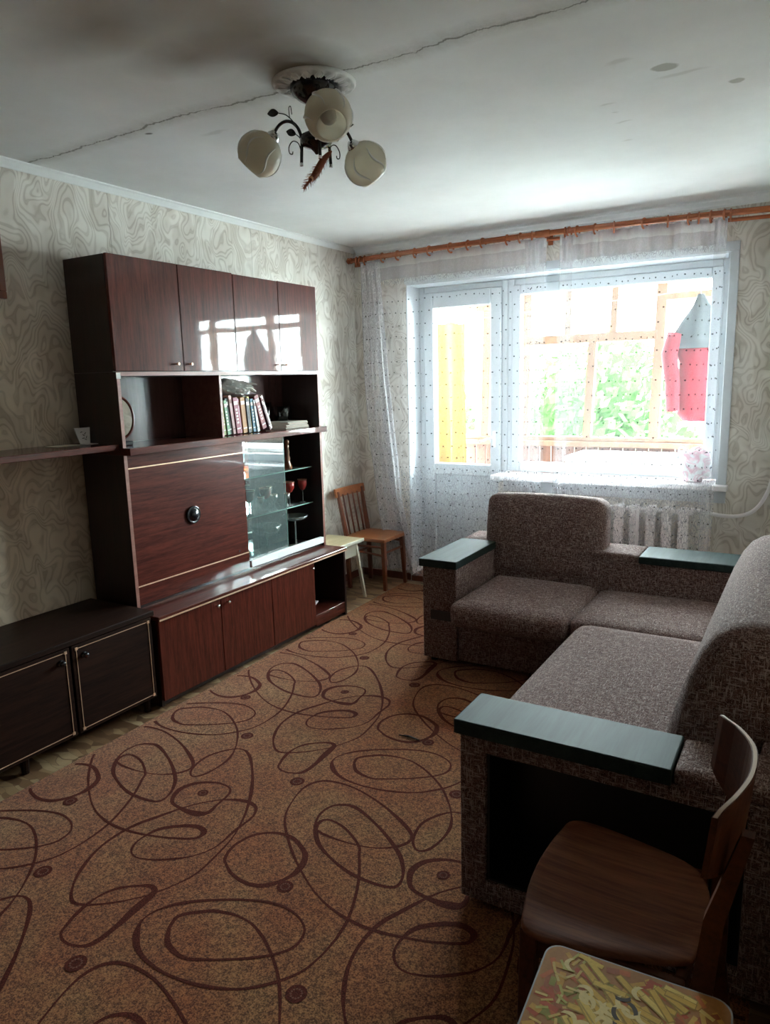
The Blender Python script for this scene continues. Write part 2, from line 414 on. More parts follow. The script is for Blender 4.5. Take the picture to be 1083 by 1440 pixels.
# painted reveal lining
bm = new()
box(bm, DX0, DX0+.008, -.004, WT, 0.0, RT); box(bm, DX1-.008, DX1, -.004, WT, SB, RT); box(bm, DX0+.008, DX1-.008, -.004, WT, RT-.008, RT)
struct('trim_1', bm, MT['revl'])
# architrave: top and right boards
bm = new(); box(bm, DX0-.01, DX1+.05, -.014, -.0005, RT, RT+.055, .003); struct('trim_2', bm, MT['revl'])
bm = new(); box(bm, DX1, DX1+.05, -.0139, -.0005, .744, RT+.001, .003); struct('trim_3', bm, MT['revl'])
bm = new(); box(bm, 1.20, DX1+.05, -.012, -.0005, .744, .815, .002); struct('trim_4', bm, MT['revl'])
# cornices
prof = [(0, 0), (0, -.036), (.006, -.036), (.010, -.028), (.022, -.012), (.030, -.006), (.030, 0)]
bm = prism(new(), [(a+.0005, H+b-.0005) for a, b in prof], 'y', YB, 0); struct('trim_5', bm, MT['foam'])
p2 = [(0, 0), (0, -.05), (-.007, -.05), (-.010, -.040), (-.018, -.034), (-.030, -.018), (-.044, -.012), (-.048, 0)]
bm = prism(new(), [(a-.0005, H+b-.0005) for a, b in p2], 'x', .031, XR); struct('trim_6', bm, MT['foam'])
# skirting
struct('baseboard_left', bx(.0005, .018, YB, -.001, .0005, .055, .004), MT['red_skirt'])
bm = new(); box(bm, .019, DX0, -.018, -.0005, .0005, .055, .004); box(bm, 1.16, XR-.001, -.018, -.0005, .0005, .055, .004)
struct('baseboard_window', bm, MT['red_skirt'])
struct('baseboard_right', bx(XR-.018, XR-.0005, YB, -.02, .0005, .055, .004), MT['red_skirt'])
# door threshold
struct('trim_7', bx(DX0+.009, 1.16, -.02, .15, .0005, .045, .004), MT['red_skirt'])

# ------------------------------------------------------------------ balcony door and window
FY0, FY1 = .17, .235
def frame_bm(x0, x1, z0, z1, t, y0, y1, tb=None, tt=None, b=.006):
    bm = new(); tb = tb or t; tt = tt or t
    box(bm, x0, x0+t, y0, y1, z0, z1, b); box(bm, x1-t, x1, y0, y1, z0, z1, b)
    box(bm, x0+t, x1-t, y0, y1, z0, z0+tb, b); box(bm, x0+t, x1-t, y0, y1, z1-tt, z1, b)
    return bm
d1 = struct('door_1', frame_bm(DX0+.009, 1.155, .046, RT-.009, .045, FY0+.01, FY1+.01), MT['pvc'])
obj('door_leaf', frame_bm(.500, 1.109, .092, 2.150, .078, FY0-.012, FY1, tb=.09, tt=.109), MT['pvc'], d1)
obj('lower_panel', bx(.577, 1.032, FY0+.016, FY1-.01, .18, .815, .004), MT['pvc'], d1)
obj('middle_rail', bx(.577, 1.033, FY0-.012, FY1, .815, .898, .006), MT['pvc'], d1)
obj('pane', bx(.577, 1.033, FY0+.025, FY0+.031, .898, 2.041), MT['pane'], d1)
h = new(); box(h, 1.052, 1.076, FY0-.020, FY0-.011, 1.03, 1.15, .004); tube(h, [(1.064, FY0-.02, 1.10), (1.064, FY0-.05, 1.10), (1.045, FY0-.055, 1.098), (.965, FY0-.055, 1.075)], .009, 8)
obj('door_handle', h, MT['white'], d1)
w1 = struct('window_1', frame_bm(1.156, DX1-.009, .86, RT-.009, .045, FY0+.01, FY1+.01), MT['pvc'])
obj('sash', frame_bm(1.19, 2.525, .868, 2.150, .062, FY0-.005, FY1), MT['pvc'], w1)
obj('pane', bx(1.252, 2.463, FY0+.025, FY0+.031, .93, 2.088), MT['pane'], w1)
obj('window_sill', bx(1.12, 2.635, -.062, FY0+.02, .822, .858, .008, 2), MT['white'], w1)

# ------------------------------------------------------------------ balcony
BY = 1.15
struct('floor_balcony', bx(-1.2, 4.2, WT, BY+.12, -.12, -.02), plain('concrete', (.16, .15, .14), .8))
struct('ceiling_balcony', bx(-1.2, 4.2, WT, BY+.12, 2.42, 2.55), plain('balcony_ceiling_paint', (.20, .20, .19), .8))
struct('wall_balcony_left', bx(-1.3, -1.2, WT, BY+.12, -.12, 2.5), plain('balcony_plaster', (.16, .15, .14), .8))
struct('wall_balcony_right', bx(4.2, 4.3, WT, BY+.12, -.12, 2.5), plain('balcony_plaster_right', (.16, .15, .14), .8))
par = thing('balcony_parapet', 'brown vertical plank parapet of the glazed balcony outside the window', 'parapet', (1.5, BY, -.02))
bw = .098; i = 0; x = -1.19
pb = None
while x < 4.1:
    if pb is None:
        pb = obj('plank', bx(-bw/2+.003, bw/2-.003, -.012, .012, 0, .985, .003), MT['balp'], par, local=True)
        pb.location = (x+bw/2-1.5, .03, 0)
    else:
        c = pb.copy(); COL.objects.link(c); c.parent = par; c.location = (x+bw/2-1.5, .03+rnd.uniform(-.002, .002), 0)
    x += bw
obj('rail', bx(-1.19, 4.19, BY-.03, BY+.01, .955, 1.0, .004), MT['balw'], par)
fr = thing('balcony_glazing', 'pale timber balcony glazing with tall posts and a high transom', 'window frame', (1.5, BY, 1.0))
def post(x0, z0, x1, z1, w, name='post', y=BY, d=.05):
    bm = new()
    vs = [bm.verts.new((a, b, c)) for b in (y, y+d) for a, c in ((x0-w/2, z0), (x0+w/2, z0), (x1+w/2, z1), (x1-w/2, z1))]
    for f in ((0, 1, 2, 3), (7, 6, 5, 4), (0, 4, 5, 1), (1, 5, 6, 2), (2, 6, 7, 3), (3, 7, 4, 0)): bm.faces.new([vs[k] for k in f])
    return obj(name, bm, MT['balw'], fr)
PX = [(-.62, -.58), (.02, .05), (.565, .604), (.924, .955), (1.978, 2.008), (2.40, 2.43), (3.2, 3.22), (4.1, 4.1)]
for a, b in PX: post(a, 1.0, b, 2.42, .075)
for a, b in ((1.458, 1.489),): post(a, 1.0, b, 1.79, .065)
for a in (.72, 1.29, 1.652, -.3): post(a-.005, 1.84, a+.012, 2.42, .05, 'short_post')
obj('transom', bx(.95, 1.98, BY-.005, BY+.045, 1.785, 1.855, .004), MT['balw'], fr)
obj('head', bx(-1.19, .98, BY-.006, BY+.05, 2.085, 2.135, .004), MT['balw'], fr)
obj('head', bx(2.02, 4.1, BY-.006, BY+.05, 2.07, 2.12, .004), MT['balw'], fr)
obj('bottom_rail', bx(-1.19, 4.19, BY-.008, BY+.052, 1.0, 1.035, .004), MT['balw'], fr)
pp = [(-1.19, -.64), (-.58, .0), (.04, .55), (.61, .90), (.97, 1.95), (2.03, 2.38), (2.45, 3.18), (3.24, 4.1)]
for a, b in pp: obj('pane', bx(a, b, BY+.020, BY+.024, 1.035, 2.42), MT['pane'], fr)
# white chest
bc = thing('storage_chest', 'low white storage chest on the balcony behind the window', 'chest', (1.95, .8, -.02))
obj('body', bx(1.46, 2.42, .58, 1.08, -.02, .90, .01), MT['white'], bc)
obj('lid', bx(1.45, 2.43, .57, 1.09, .90, .935, .008), MT['white'], bc)
# yellow cloth hung on a line
def cloth_bm(fx, nu, nv, th=.004):
    bm = new(); g = [[bm.verts.new(fx(i/nu, j/nv)) for i in range(nu+1)] for j in range(nv+1)]
    for j in range(nv):
        for i in range(nu): bm.faces.new((g[j][i], g[j][i+1], g[j+1][i+1], g[j+1][i]))
    return bm
t = NT('yellow_cloth'); t.n.remove(t.p); a = t.node('ShaderNodeBsdfDiffuse'); b = t.node('ShaderNodeBsdfTranslucent'); mx = t.node('ShaderNodeMixShader')
cc = t.mix(t.noise(t.coord(), 8, 2), (.24, .155, .042), (.27, .18, .065)); t.set(a.inputs[0], cc); t.set(b.inputs[0], cc); mx.inputs[0].default_value = .22
t.t.links.new(a.outputs[0], mx.inputs[1]); t.t.links.new(b.outputs[0], mx.inputs[2]); t.t.links.new(mx.outputs[0], t.out.inputs[0]); MT['yellow'] = t.m
def fy(u, v): return (.10+.49*u+.006*v, .70+.03*math.sin(u*22)*(.4+v), 1.99-.025*u-1.22*v+.008*math.sin(u*19))
cl = obj('hanging_cloth', cloth_bm(fy, 60, 20), MT['yellow'], None, True, recalc=False)
tag(cl, 'long yellow cloth hanging on the balcony behind the door glass', 'cloth')
ln = new(); tube(ln, [(-1.19, .70, 2.02), (.6, .70, 1.985), (2.3, .80, 2.09), (4.19, .80, 2.12)], .003, 6)
root_mesh('clothesline', ln, plain('pale_cord', (.6, .55, .5), .7), 'thin washing line strung along the balcony', 'line')
# red jacket with grey shoulders
gar = thing('hooded_jacket', 'red jacket with grey shoulders hanging on the balcony at the right', 'jacket', (2.31, .8, 2.09))
mr = plain('red_fleece', (.22, .010, .025), .85); mg = plain('grey_fleece', (.05, .06, .07), .85)
def tors(z0, z1, prof, m, name, n=36, depth=.07, rip=.05):
    bm = new(); rings = []
    for (z, xl, xr, d) in prof:
        ring = []
        for k in range(n):
            a = 2*PI*k/n; cx = (xl+xr)/2; rx = (xr-xl)/2
            q = 1+rip*math.sin(a*7+z*3)
            ring.append(bm.verts.new((cx+rx*math.cos(a), .8+d*math.sin(a)*q, z)))
        rings.append(ring)
    for i in range(len(rings)-1):
        for k in range(n): bm.faces.new((rings[i][k], rings[i][(k+1) % n], rings[i+1][(k+1) % n], rings[i+1][k]))
    bm.faces.new(rings[0]); bm.faces.new(rings[-1][::-1])
    return obj(name, bm, m, gar, True)
tors(0, 0, [(1.70, 2.16, 2.46, .06), (1.60, 2.20, 2.45, .07), (1.40, 2.19, 2.455, .07), (1.24, 2.20, 2.46, .07), (1.19, 2.24, 2.45, .065)], mr, 'body')
tors(0, 0, [(2.06, 2.30, 2.34, .02), (1.98, 2.27, 2.39, .05), (1.88, 2.20, 2.43, .065), (1.76, 2.13, 2.465, .07), (1.695, 2.15, 2.462, .066)], mg, 'shoulder_panel')
sl = tube(new(), [(2.17, .76, 1.80), (2.14, .74, 1.66), (2.17, .74, 1.45), (2.18, .74, 1.26)], [.05, .055, .05, .045], 14); obj('sleeve', sl, mr, gar, True)
hk = tube(new(), [(2.32, .8, 2.05), (2.32, .8, 2.11), (2.335, .8, 2.125), (2.345, .8, 2.11)], .003, 6); obj('hanger_hook', hk, MT['chrome'], gar)

# ------------------------------------------------------------------ trees beyond the balcony
t = NT('bright_leaves'); t.n.remove(t.p); a = t.node('ShaderNodeBsdfDiffuse'); b = t.node('ShaderNodeBsdfTranslucent'); mx = t.node('ShaderNodeMixShader')
cc = t.mix(t.noise(t.coord(), 1.2, 3), (.02, .055, .015), (.06, .12, .035)); t.set(a.inputs[0], cc); t.set(b.inputs[0], cc); mx.inputs[0].default_value = .4
t.t.links.new(a.outputs[0], mx.inputs[1]); t.t.links.new(b.outputs[0], mx.inputs[2]); t.t.links.new(mx.outputs[0], t.out.inputs[0]); MT['leaf'] = t.m
MT['bark'] = wood('grey_bark', (.12, .09, .07), (.22, .18, .14), 'z', .4, .9)
struct('ground', bx(-40, 40, 2.5, 60, -6.1, -6), plain('pale_yard', (.60, .60, .58), .95))
def tree(x, y, h, r, label, n=2600):
    tr = thing('leafy_tree', label, 'tree', (x, y, -6), 'trees beyond the balcony')
    tp = tube(new(), [(x, y, -6), (x+.1, y, -3), (x-.05, y+.1, h-r), (x, y, h)], [.22, .18, .10, .03], 10); obj('trunk', tp, MT['bark'], tr, True)
    bm = new()
    for i in range(n):
        d = Vector((rnd.gauss(0, 1), rnd.gauss(0, 1), rnd.gauss(0, 1))).normalized()*(rnd.random()**.45)
        c = Vector((x+d.x*r, y+d.y*r, h-r*.9+d.z*r*1.25)); s = rnd.uniform(.06, .13)
        q = Vector((rnd.gauss(0, 1), rnd.gauss(0, 1), rnd.gauss(0, 1))).normalized(); w = q.orthogonal().normalized(); e = q.cross(w)
        bm.faces.new([bm.verts.new(c+k) for k in (w*s*1.5, e*s, -w*s*1.5, -e*s)])
    obj('foliage', bm, MT['leaf'], tr, kind='stuff', recalc=False)
tree(-6.4, 12.5, 1.2, 2.0, 'leafy tree furthest to the left beyond the balcony glazing')
tree(-.9, 11.0, 1.9, 2.0, 'tallest bright green tree seen through the middle of the window')
tree(-3.4, 17.0, 1.9, 2.1, 'leafy tree seen between the door glass and the window centre')
tree(2.7, 9.5, 1.6, 1.3, 'small leafy tree behind the hanging red jacket')

# ------------------------------------------------------------------ carpet
cp = thing('patterned_carpet', 'large tan carpet with maroon looping ovals covering the floor', 'carpet', (1.6, -2.7, 0))
cx0 = lambda y: .478+.0235*(-y-1)
CT = .007
poly = [(cx0(-.1)-.02, -.12), (2.97, -.10), (3.06, -5.1), (cx0(-5.1), -5.1)]
bm = prism(new(), poly, 'z', .0005, CT); obj('pile', bm, MT['carpet'], cp)
# the woven line, traced once per one-metre repeat
_C = (3.0612, -4.74, 1.5263)
P1 = {'long_line': ([(0.552, -2.540), (0.549, -2.532), (0.545, -2.521), (0.541, -2.509), (0.542, -2.497), (0.548, -2.487), (0.558, -2.476), (0.569, -2.466), (0.581, -2.457), (0.592, -2.448), (0.603, -2.440), (0.615, -2.432), (0.631, -2.426), (0.651, -2.420), (0.674, -2.415), (0.699, -2.412), (0.723, -2.412), (0.746, -2.415), (0.768, -2.421), (0.790, -2.430), (0.813, -2.440), (0.836, -2.453), (0.860, -2.468), (0.884, -2.484), (0.905, -2.500), (0.924, -2.515), (0.940, -2.530), (0.956, -2.546), (0.972, -2.564), (0.989, -2.584), (1.006, -2.606), (1.023, -2.628), (1.037, -2.650), (1.049, -2.671), (1.060, -2.691), (1.068, -2.712), (1.075, -2.732), (1.079, -2.753), (1.081, -2.774), (1.081, -2.794), (1.080, -2.813), (1.078, -2.831), (1.075, -2.849), (1.071, -2.865), (1.066, -2.878), (1.059, -2.888), (1.051, -2.896), (1.042, -2.900), (1.033, -2.900), (1.024, -2.895), (1.013, -2.885), (1.004, -2.873), (0.996, -2.857), (0.989, -2.838), (0.984, -2.815), (0.980, -2.790), (0.980, -2.768), (0.984, -2.747), (0.991, -2.727), (1.000, -2.709), (1.010, -2.692), (1.021, -2.677), (1.033, -2.663), (1.046, -2.652), (1.060, -2.646), (1.075, -2.645), (1.091, -2.647), (1.108, -2.655), (1.128, -2.667), (1.152, -2.686), (1.179, -2.711), (1.207, -2.739), (1.232, -2.766), (1.255, -2.791), (1.276, -2.816), (1.296, -2.842), (1.316, -2.868), (1.335, -2.895), (1.354, -2.922), (1.371, -2.951), (1.388, -2.979), (1.404, -3.008), (1.418, -3.038), (1.432, -3.068), (1.443, -3.097), (1.452, -3.125), (1.458, -3.153), (1.463, -3.181), (1.467, -3.208), (1.471, -3.236), (1.474, -3.265), (1.476, -3.292), (1.475, -3.317), (1.471, -3.339), (1.464, -3.360), (1.457, -3.378), (1.450, -3.394), (1.444, -3.408), (1.439, -3.419), (1.434, -3.429), (1.428, -3.439), (1.421, -3.450), (1.415, -3.460), (1.407, -3.471), (1.397, -3.482), (1.385, -3.495), (1.372, -3.509), (1.357, -3.523), (1.343, -3.536), (1.328, -3.548), (1.313, -3.559), (1.298, -3.569), (1.284, -3.576), (1.271, -3.582), (1.259, -3.586), (1.246, -3.588), (1.233, -3.585), (1.218, -3.577), (1.203, -3.566), (1.187, -3.551), (1.173, -3.536), (1.160, -3.520), (1.147, -3.503), (1.136, -3.484), (1.125, -3.464), (1.114, -3.442), (1.104, -3.418), (1.096, -3.392), (1.090, -3.366), (1.087, -3.338), (1.086, -3.307), (1.088, -3.277), (1.092, -3.249), (1.099, -3.224), (1.108, -3.201), (1.119, -3.179), (1.130, -3.155), (1.142, -3.128), (1.155, -3.100), (1.169, -3.073), (1.184, -3.048), (1.200, -3.026), (1.217, -3.006), (1.234, -2.988), (1.253, -2.972), (1.273, -2.959), (1.295, -2.947), (1.317, -2.938), (1.337, -2.933), (1.355, -2.931), (1.372, -2.933), (1.388, -2.937), (1.401, -2.943), (1.411, -2.952), (1.419, -2.963), (1.425, -2.976), (1.430, -2.989), (1.432, -3.002), (1.433, -3.016), (1.432, -3.030), (1.432, -3.043), (1.432, -3.054), (1.431, -3.065), (1.431, -3.076), (1.431, -3.091), (1.432, -3.112), (1.435, -3.136), (1.436, -3.161), (1.435, -3.184), (1.430, -3.204), (1.423, -3.222), (1.413, -3.239), (1.403, -3.254), (1.391, -3.268), (1.378, -3.280), (1.364, -3.291), (1.350, -3.302), (1.335, -3.313), (1.319, -3.323), (1.303, -3.332), (1.287, -3.339), (1.271, -3.344), (1.256, -3.349), (1.241, -3.351), (1.228, -3.350), (1.216, -3.346), (1.206, -3.340), (1.197, -3.332), (1.190, -3.323), (1.184, -3.313), (1.180, -3.302), (1.177, -3.290), (1.176, -3.276), (1.177, -3.260), (1.179, -3.243), (1.183, -3.225), (1.190, -3.209), (1.200, -3.195), (1.212, -3.183), (1.225, -3.171), (1.239, -3.161), (1.253, -3.151), (1.269, -3.143), (1.284, -3.136), (1.298, -3.132), (1.311, -3.132), (1.324, -3.134), (1.335, -3.138), (1.343, -3.144), (1.347, -3.152), (1.348, -3.161), (1.347, -3.172), (1.342, -3.181), (1.334, -3.189), (1.322, -3.196), (1.308, -3.204), (1.292, -3.211), (1.275, -3.218), (1.257, -3.226), (1.237, -3.233), (1.215, -3.240), (1.191, -3.247), (1.165, -3.254), (1.138, -3.260), (1.111, -3.265), (1.085, -3.268), (1.060, -3.270), (1.034, -3.270), (1.008, -3.268), (0.981, -3.265), (0.955, -3.259), (0.927, -3.252), (0.900, -3.243), (0.873, -3.231), (0.845, -3.218), (0.817, -3.202), (0.788, -3.184), (0.757, -3.164), (0.724, -3.141), (0.691, -3.116), (0.659, -3.090), (0.627, -3.062), (0.595, -3.032), (0.565, -3.002), (0.541, -2.972), (0.523, -2.943), (0.510, -2.914), (0.501, -2.886), (0.493, -2.859), (0.486, -2.832), (0.482, -2.806), (0.480, -2.781), (0.483, -2.759), (0.489, -2.740), (0.499, -2.723), (0.513, -2.709), (0.532, -2.698), (0.557, -2.691), (0.587, -2.687), (0.621, -2.687), (0.655, -2.690), (0.691, -2.697), (0.729, -2.708), (0.768, -2.721), (0.804, -2.735), (0.839, -2.750), (0.874, -2.768), (0.906, -2.785), (0.932, -2.801), (0.953, -2.814), (0.969, -2.827), (0.981, -2.838), (0.988, -2.851), (0.990, -2.865), (0.988, -2.880), (0.982, -2.894), (0.973, -2.908), (0.961, -2.921), (0.946, -2.934), (0.929, -2.945), (0.910, -2.955), (0.889, -2.963), (0.866, -2.969), (0.842, -2.973), (0.818, -2.977), (0.793, -2.979), (0.768, -2.980), (0.743, -2.980), (0.722, -2.979), (0.705, -2.977), (0.690, -2.973), (0.678, -2.969), (0.668, -2.965), (0.662, -2.962), (0.660, -2.960), (0.659, -2.956), (0.656, -2.949), (0.650, -2.936), (0.643, -2.920), (0.637, -2.902), (0.634, -2.885), (0.634, -2.868), (0.636, -2.851), (0.641, -2.834), (0.649, -2.821), (0.661, -2.810), (0.677, -2.800), (0.696, -2.794), (0.717, -2.793), (0.742, -2.799), (0.770, -2.810), (0.800, -2.823), (0.829, -2.838), (0.858, -2.853), (0.887, -2.870), (0.915, -2.888), (0.940, -2.905), (0.962, -2.921), (0.981, -2.936), (0.998, -2.951), (1.013, -2.967), (1.027, -2.985), (1.040, -3.004), (1.050, -3.022), (1.057, -3.039), (1.061, -3.054), (1.063, -3.067), (1.061, -3.079), (1.056, -3.088), (1.046, -3.095), (1.033, -3.099), (1.016, -3.102), (0.998, -3.104), (0.977, -3.105), (0.953, -3.105), (0.928, -3.104), (0.903, -3.100), (0.877, -3.094), (0.850, -3.086), (0.823, -3.076), (0.799, -3.066), (0.777, -3.056), (0.757, -3.046), (0.738, -3.035), (0.721, -3.022), (0.704, -3.006), (0.687, -2.987), (0.673, -2.969), (0.664, -2.952), (0.661, -2.937), (0.662, -2.923), (0.667, -2.911), (0.677, -2.904), (0.692, -2.901), (0.711, -2.902), (0.734, -2.907), (0.756, -2.914), (0.780, -2.925), (0.806, -2.940), (0.831, -2.956), (0.850, -2.971), (0.862, -2.982), (0.869, -2.992), (0.874, -3.003), (0.882, -3.016), (0.894, -3.033), (0.907, -3.053), (0.921, -3.075), (0.935, -3.098), (0.949, -3.125), (0.963, -3.154), (0.976, -3.184), (0.987, -3.211), (0.996, -3.235), (1.002, -3.256), (1.008, -3.276), (1.012, -3.298), (1.015, -3.322), (1.018, -3.347), (1.018, -3.372), (1.018, -3.396), (1.016, -3.419), (1.013, -3.441), (1.009, -3.463), (1.002, -3.483), (0.992, -3.503), (0.980, -3.522), (0.966, -3.540), (0.952, -3.556), (0.938, -3.571), (0.923, -3.585), (0.907, -3.598), (0.890, -3.609), (0.871, -3.619), (0.851, -3.628), (0.830, -3.636), (0.809, -3.643), (0.788, -3.649), (0.767, -3.654), (0.746, -3.657), (0.725, -3.660), (0.704, -3.662), (0.683, -3.663), (0.662, -3.663), (0.642, -3.661), (0.623, -3.659), (0.605, -3.656), (0.587, -3.651), (0.571, -3.645), (0.556, -3.638), (0.541, -3.629), (0.528, -3.619), (0.516, -3.608), (0.506, -3.597), (0.497, -3.585), (0.489, -3.572), (0.485, -3.559), (0.484, -3.546), (0.485, -3.533), (0.488, -3.520), (0.494, -3.506), (0.502, -3.493), (0.511, -3.479), (0.523, -3.465), (0.537, -3.451), (0.553, -3.437), (0.572, -3.423), (0.592, -3.408), (0.614, -3.394), (0.637, -3.380), (0.662, -3.366), (0.688, -3.353), (0.712, -3.342), (0.735, -3.333), (0.758, -3.326), (0.780, -3.321), (0.801, -3.318), (0.820, -3.318), (0.838, -3.320), (0.854, -3.323), (0.870, -3.328), (0.885, -3.334), (0.899, -3.342), (0.911, -3.351), (0.921, -3.361), (0.928, -3.374), (0.933, -3.389), (0.935, -3.404), (0.935, -3.418), (0.931, -3.431), (0.925, -3.444), (0.916, -3.456), (0.907, -3.468), (0.896, -3.479), (0.884, -3.490), (0.871, -3.500), (0.858, -3.510), (0.845, -3.520), (0.832, -3.529), (0.818, -3.538), (0.804, -3.546), (0.790, -3.555), (0.776, -3.564), (0.761, -3.572), (0.747, -3.579), (0.734, -3.586), (0.721, -3.593), (0.708, -3.599), (0.693, -3.601), (0.675, -3.601), (0.655, -3.598), (0.635, -3.593), (0.618, -3.586), (0.604, -3.576), (0.592, -3.562), (0.582, -3.549), (0.575, -3.540)], [0.010, 0.011, 0.012, 0.013, 0.014, 0.014, 0.014, 0.014, 0.014, 0.014, 0.014, 0.014, 0.013, 0.012, 0.010, 0.008, 0.007, 0.008, 0.009, 0.010, 0.010, 0.010, 0.010, 0.009, 0.009, 0.009, 0.010, 0.010, 0.010, 0.009, 0.007, 0.006, 0.006, 0.006, 0.009, 0.011, 0.013, 0.013, 0.011, 0.010, 0.009, 0.010, 0.011, 0.012, 0.013, 0.012, 0.011, 0.009, 0.008, 0.008, 0.009, 0.010, 0.010, 0.011, 0.011, 0.011, 0.012, 0.012, 0.012, 0.012, 0.012, 0.011, 0.009, 0.008, 0.008, 0.009, 0.011, 0.013, 0.014, 0.014, 0.012, 0.010, 0.010, 0.011, 0.013, 0.015, 0.015, 0.015, 0.013, 0.011, 0.010, 0.009, 0.008, 0.007, 0.006, 0.006, 0.007, 0.008, 0.008, 0.008, 0.008, 0.008, 0.008, 0.008, 0.007, 0.006, 0.006, 0.006, 0.006, 0.006, 0.006, 0.006, 0.006, 0.006, 0.006, 0.006, 0.007, 0.008, 0.009, 0.009, 0.009, 0.010, 0.010, 0.010, 0.011, 0.012, 0.012, 0.011, 0.010, 0.008, 0.007, 0.009, 0.011, 0.013, 0.014, 0.013, 0.012, 0.010, 0.010, 0.011, 0.012, 0.014, 0.015, 0.016, 0.016, 0.016, 0.015, 0.014, 0.011, 0.009, 0.007, 0.007, 0.007, 0.007, 0.008, 0.011, 0.014, 0.017, 0.019, 0.019, 0.018, 0.016, 0.014, 0.013, 0.011, 0.010, 0.010, 0.010, 0.010, 0.010, 0.011, 0.011, 0.012, 0.013, 0.013, 0.011, 0.009, 0.007, 0.006, 0.006, 0.006, 0.006, 0.006, 0.007, 0.009, 0.011, 0.012, 0.011, 0.010, 0.008, 0.007, 0.007, 0.006, 0.006, 0.006, 0.006, 0.007, 0.008, 0.009, 0.009, 0.008, 0.007, 0.007, 0.009, 0.012, 0.015, 0.017, 0.018, 0.018, 0.018, 0.018, 0.019, 0.019, 0.020, 0.021, 0.021, 0.022, 0.022, 0.022, 0.020, 0.017, 0.014, 0.012, 0.011, 0.011, 0.011, 0.011, 0.010, 0.009, 0.008, 0.008, 0.009, 0.010, 0.011, 0.012, 0.012, 0.012, 0.012, 0.012, 0.011, 0.009, 0.008, 0.007, 0.006, 0.006, 0.006, 0.007, 0.007, 0.008, 0.010, 0.010, 0.010, 0.010, 0.010, 0.009, 0.008, 0.007, 0.006, 0.006, 0.006, 0.008, 0.010, 0.012, 0.012, 0.013, 0.013, 0.013, 0.012, 0.011, 0.010, 0.009, 0.009, 0.009, 0.009, 0.010, 0.011, 0.014, 0.016, 0.017, 0.016, 0.014, 0.012, 0.011, 0.011, 0.013, 0.014, 0.014, 0.013, 0.010, 0.008, 0.006, 0.006, 0.006, 0.006, 0.006, 0.007, 0.009, 0.011, 0.012, 0.011, 0.010, 0.008, 0.007, 0.007, 0.007, 0.008, 0.008, 0.009, 0.009, 0.009, 0.010, 0.010, 0.010, 0.010, 0.011, 0.012, 0.014, 0.016, 0.017, 0.016, 0.014, 0.012, 0.011, 0.011, 0.013, 0.014, 0.015, 0.016, 0.016, 0.016, 0.015, 0.014, 0.012, 0.010, 0.009, 0.009, 0.011, 0.012, 0.013, 0.013, 0.013, 0.013, 0.013, 0.013, 0.014, 0.014, 0.014, 0.013, 0.012, 0.010, 0.010, 0.011, 0.013, 0.015, 0.017, 0.017, 0.018, 0.017, 0.017, 0.015, 0.014, 0.012, 0.011, 0.010, 0.010, 0.011, 0.011, 0.010, 0.010, 0.010, 0.010, 0.010, 0.010, 0.010, 0.010, 0.010, 0.010, 0.010, 0.010, 0.010, 0.010, 0.010, 0.010, 0.010, 0.010, 0.011, 0.011, 0.010, 0.009, 0.008, 0.007, 0.007, 0.007, 0.008, 0.008, 0.009, 0.010, 0.011, 0.011, 0.011, 0.010, 0.009, 0.008, 0.009, 0.010, 0.012, 0.012, 0.012, 0.011, 0.010, 0.009, 0.009, 0.009, 0.010, 0.010, 0.011, 0.012, 0.013, 0.015, 0.016, 0.019, 0.020, 0.021, 0.018, 0.014, 0.010, 0.007, 0.006, 0.006, 0.006, 0.007, 0.008, 0.011, 0.013, 0.014, 0.013, 0.012, 0.011, 0.010, 0.009, 0.010, 0.010, 0.010, 0.010, 0.010, 0.010, 0.010, 0.009, 0.009, 0.008, 0.007, 0.007, 0.007, 0.007, 0.007, 0.008, 0.009, 0.009, 0.010, 0.010, 0.009, 0.009, 0.009, 0.009, 0.009, 0.010, 0.010, 0.009, 0.009, 0.008, 0.008, 0.008, 0.008, 0.009, 0.009, 0.010, 0.010, 0.010, 0.011, 0.012, 0.015, 0.016, 0.017, 0.016, 0.014, 0.012, 0.010], False),
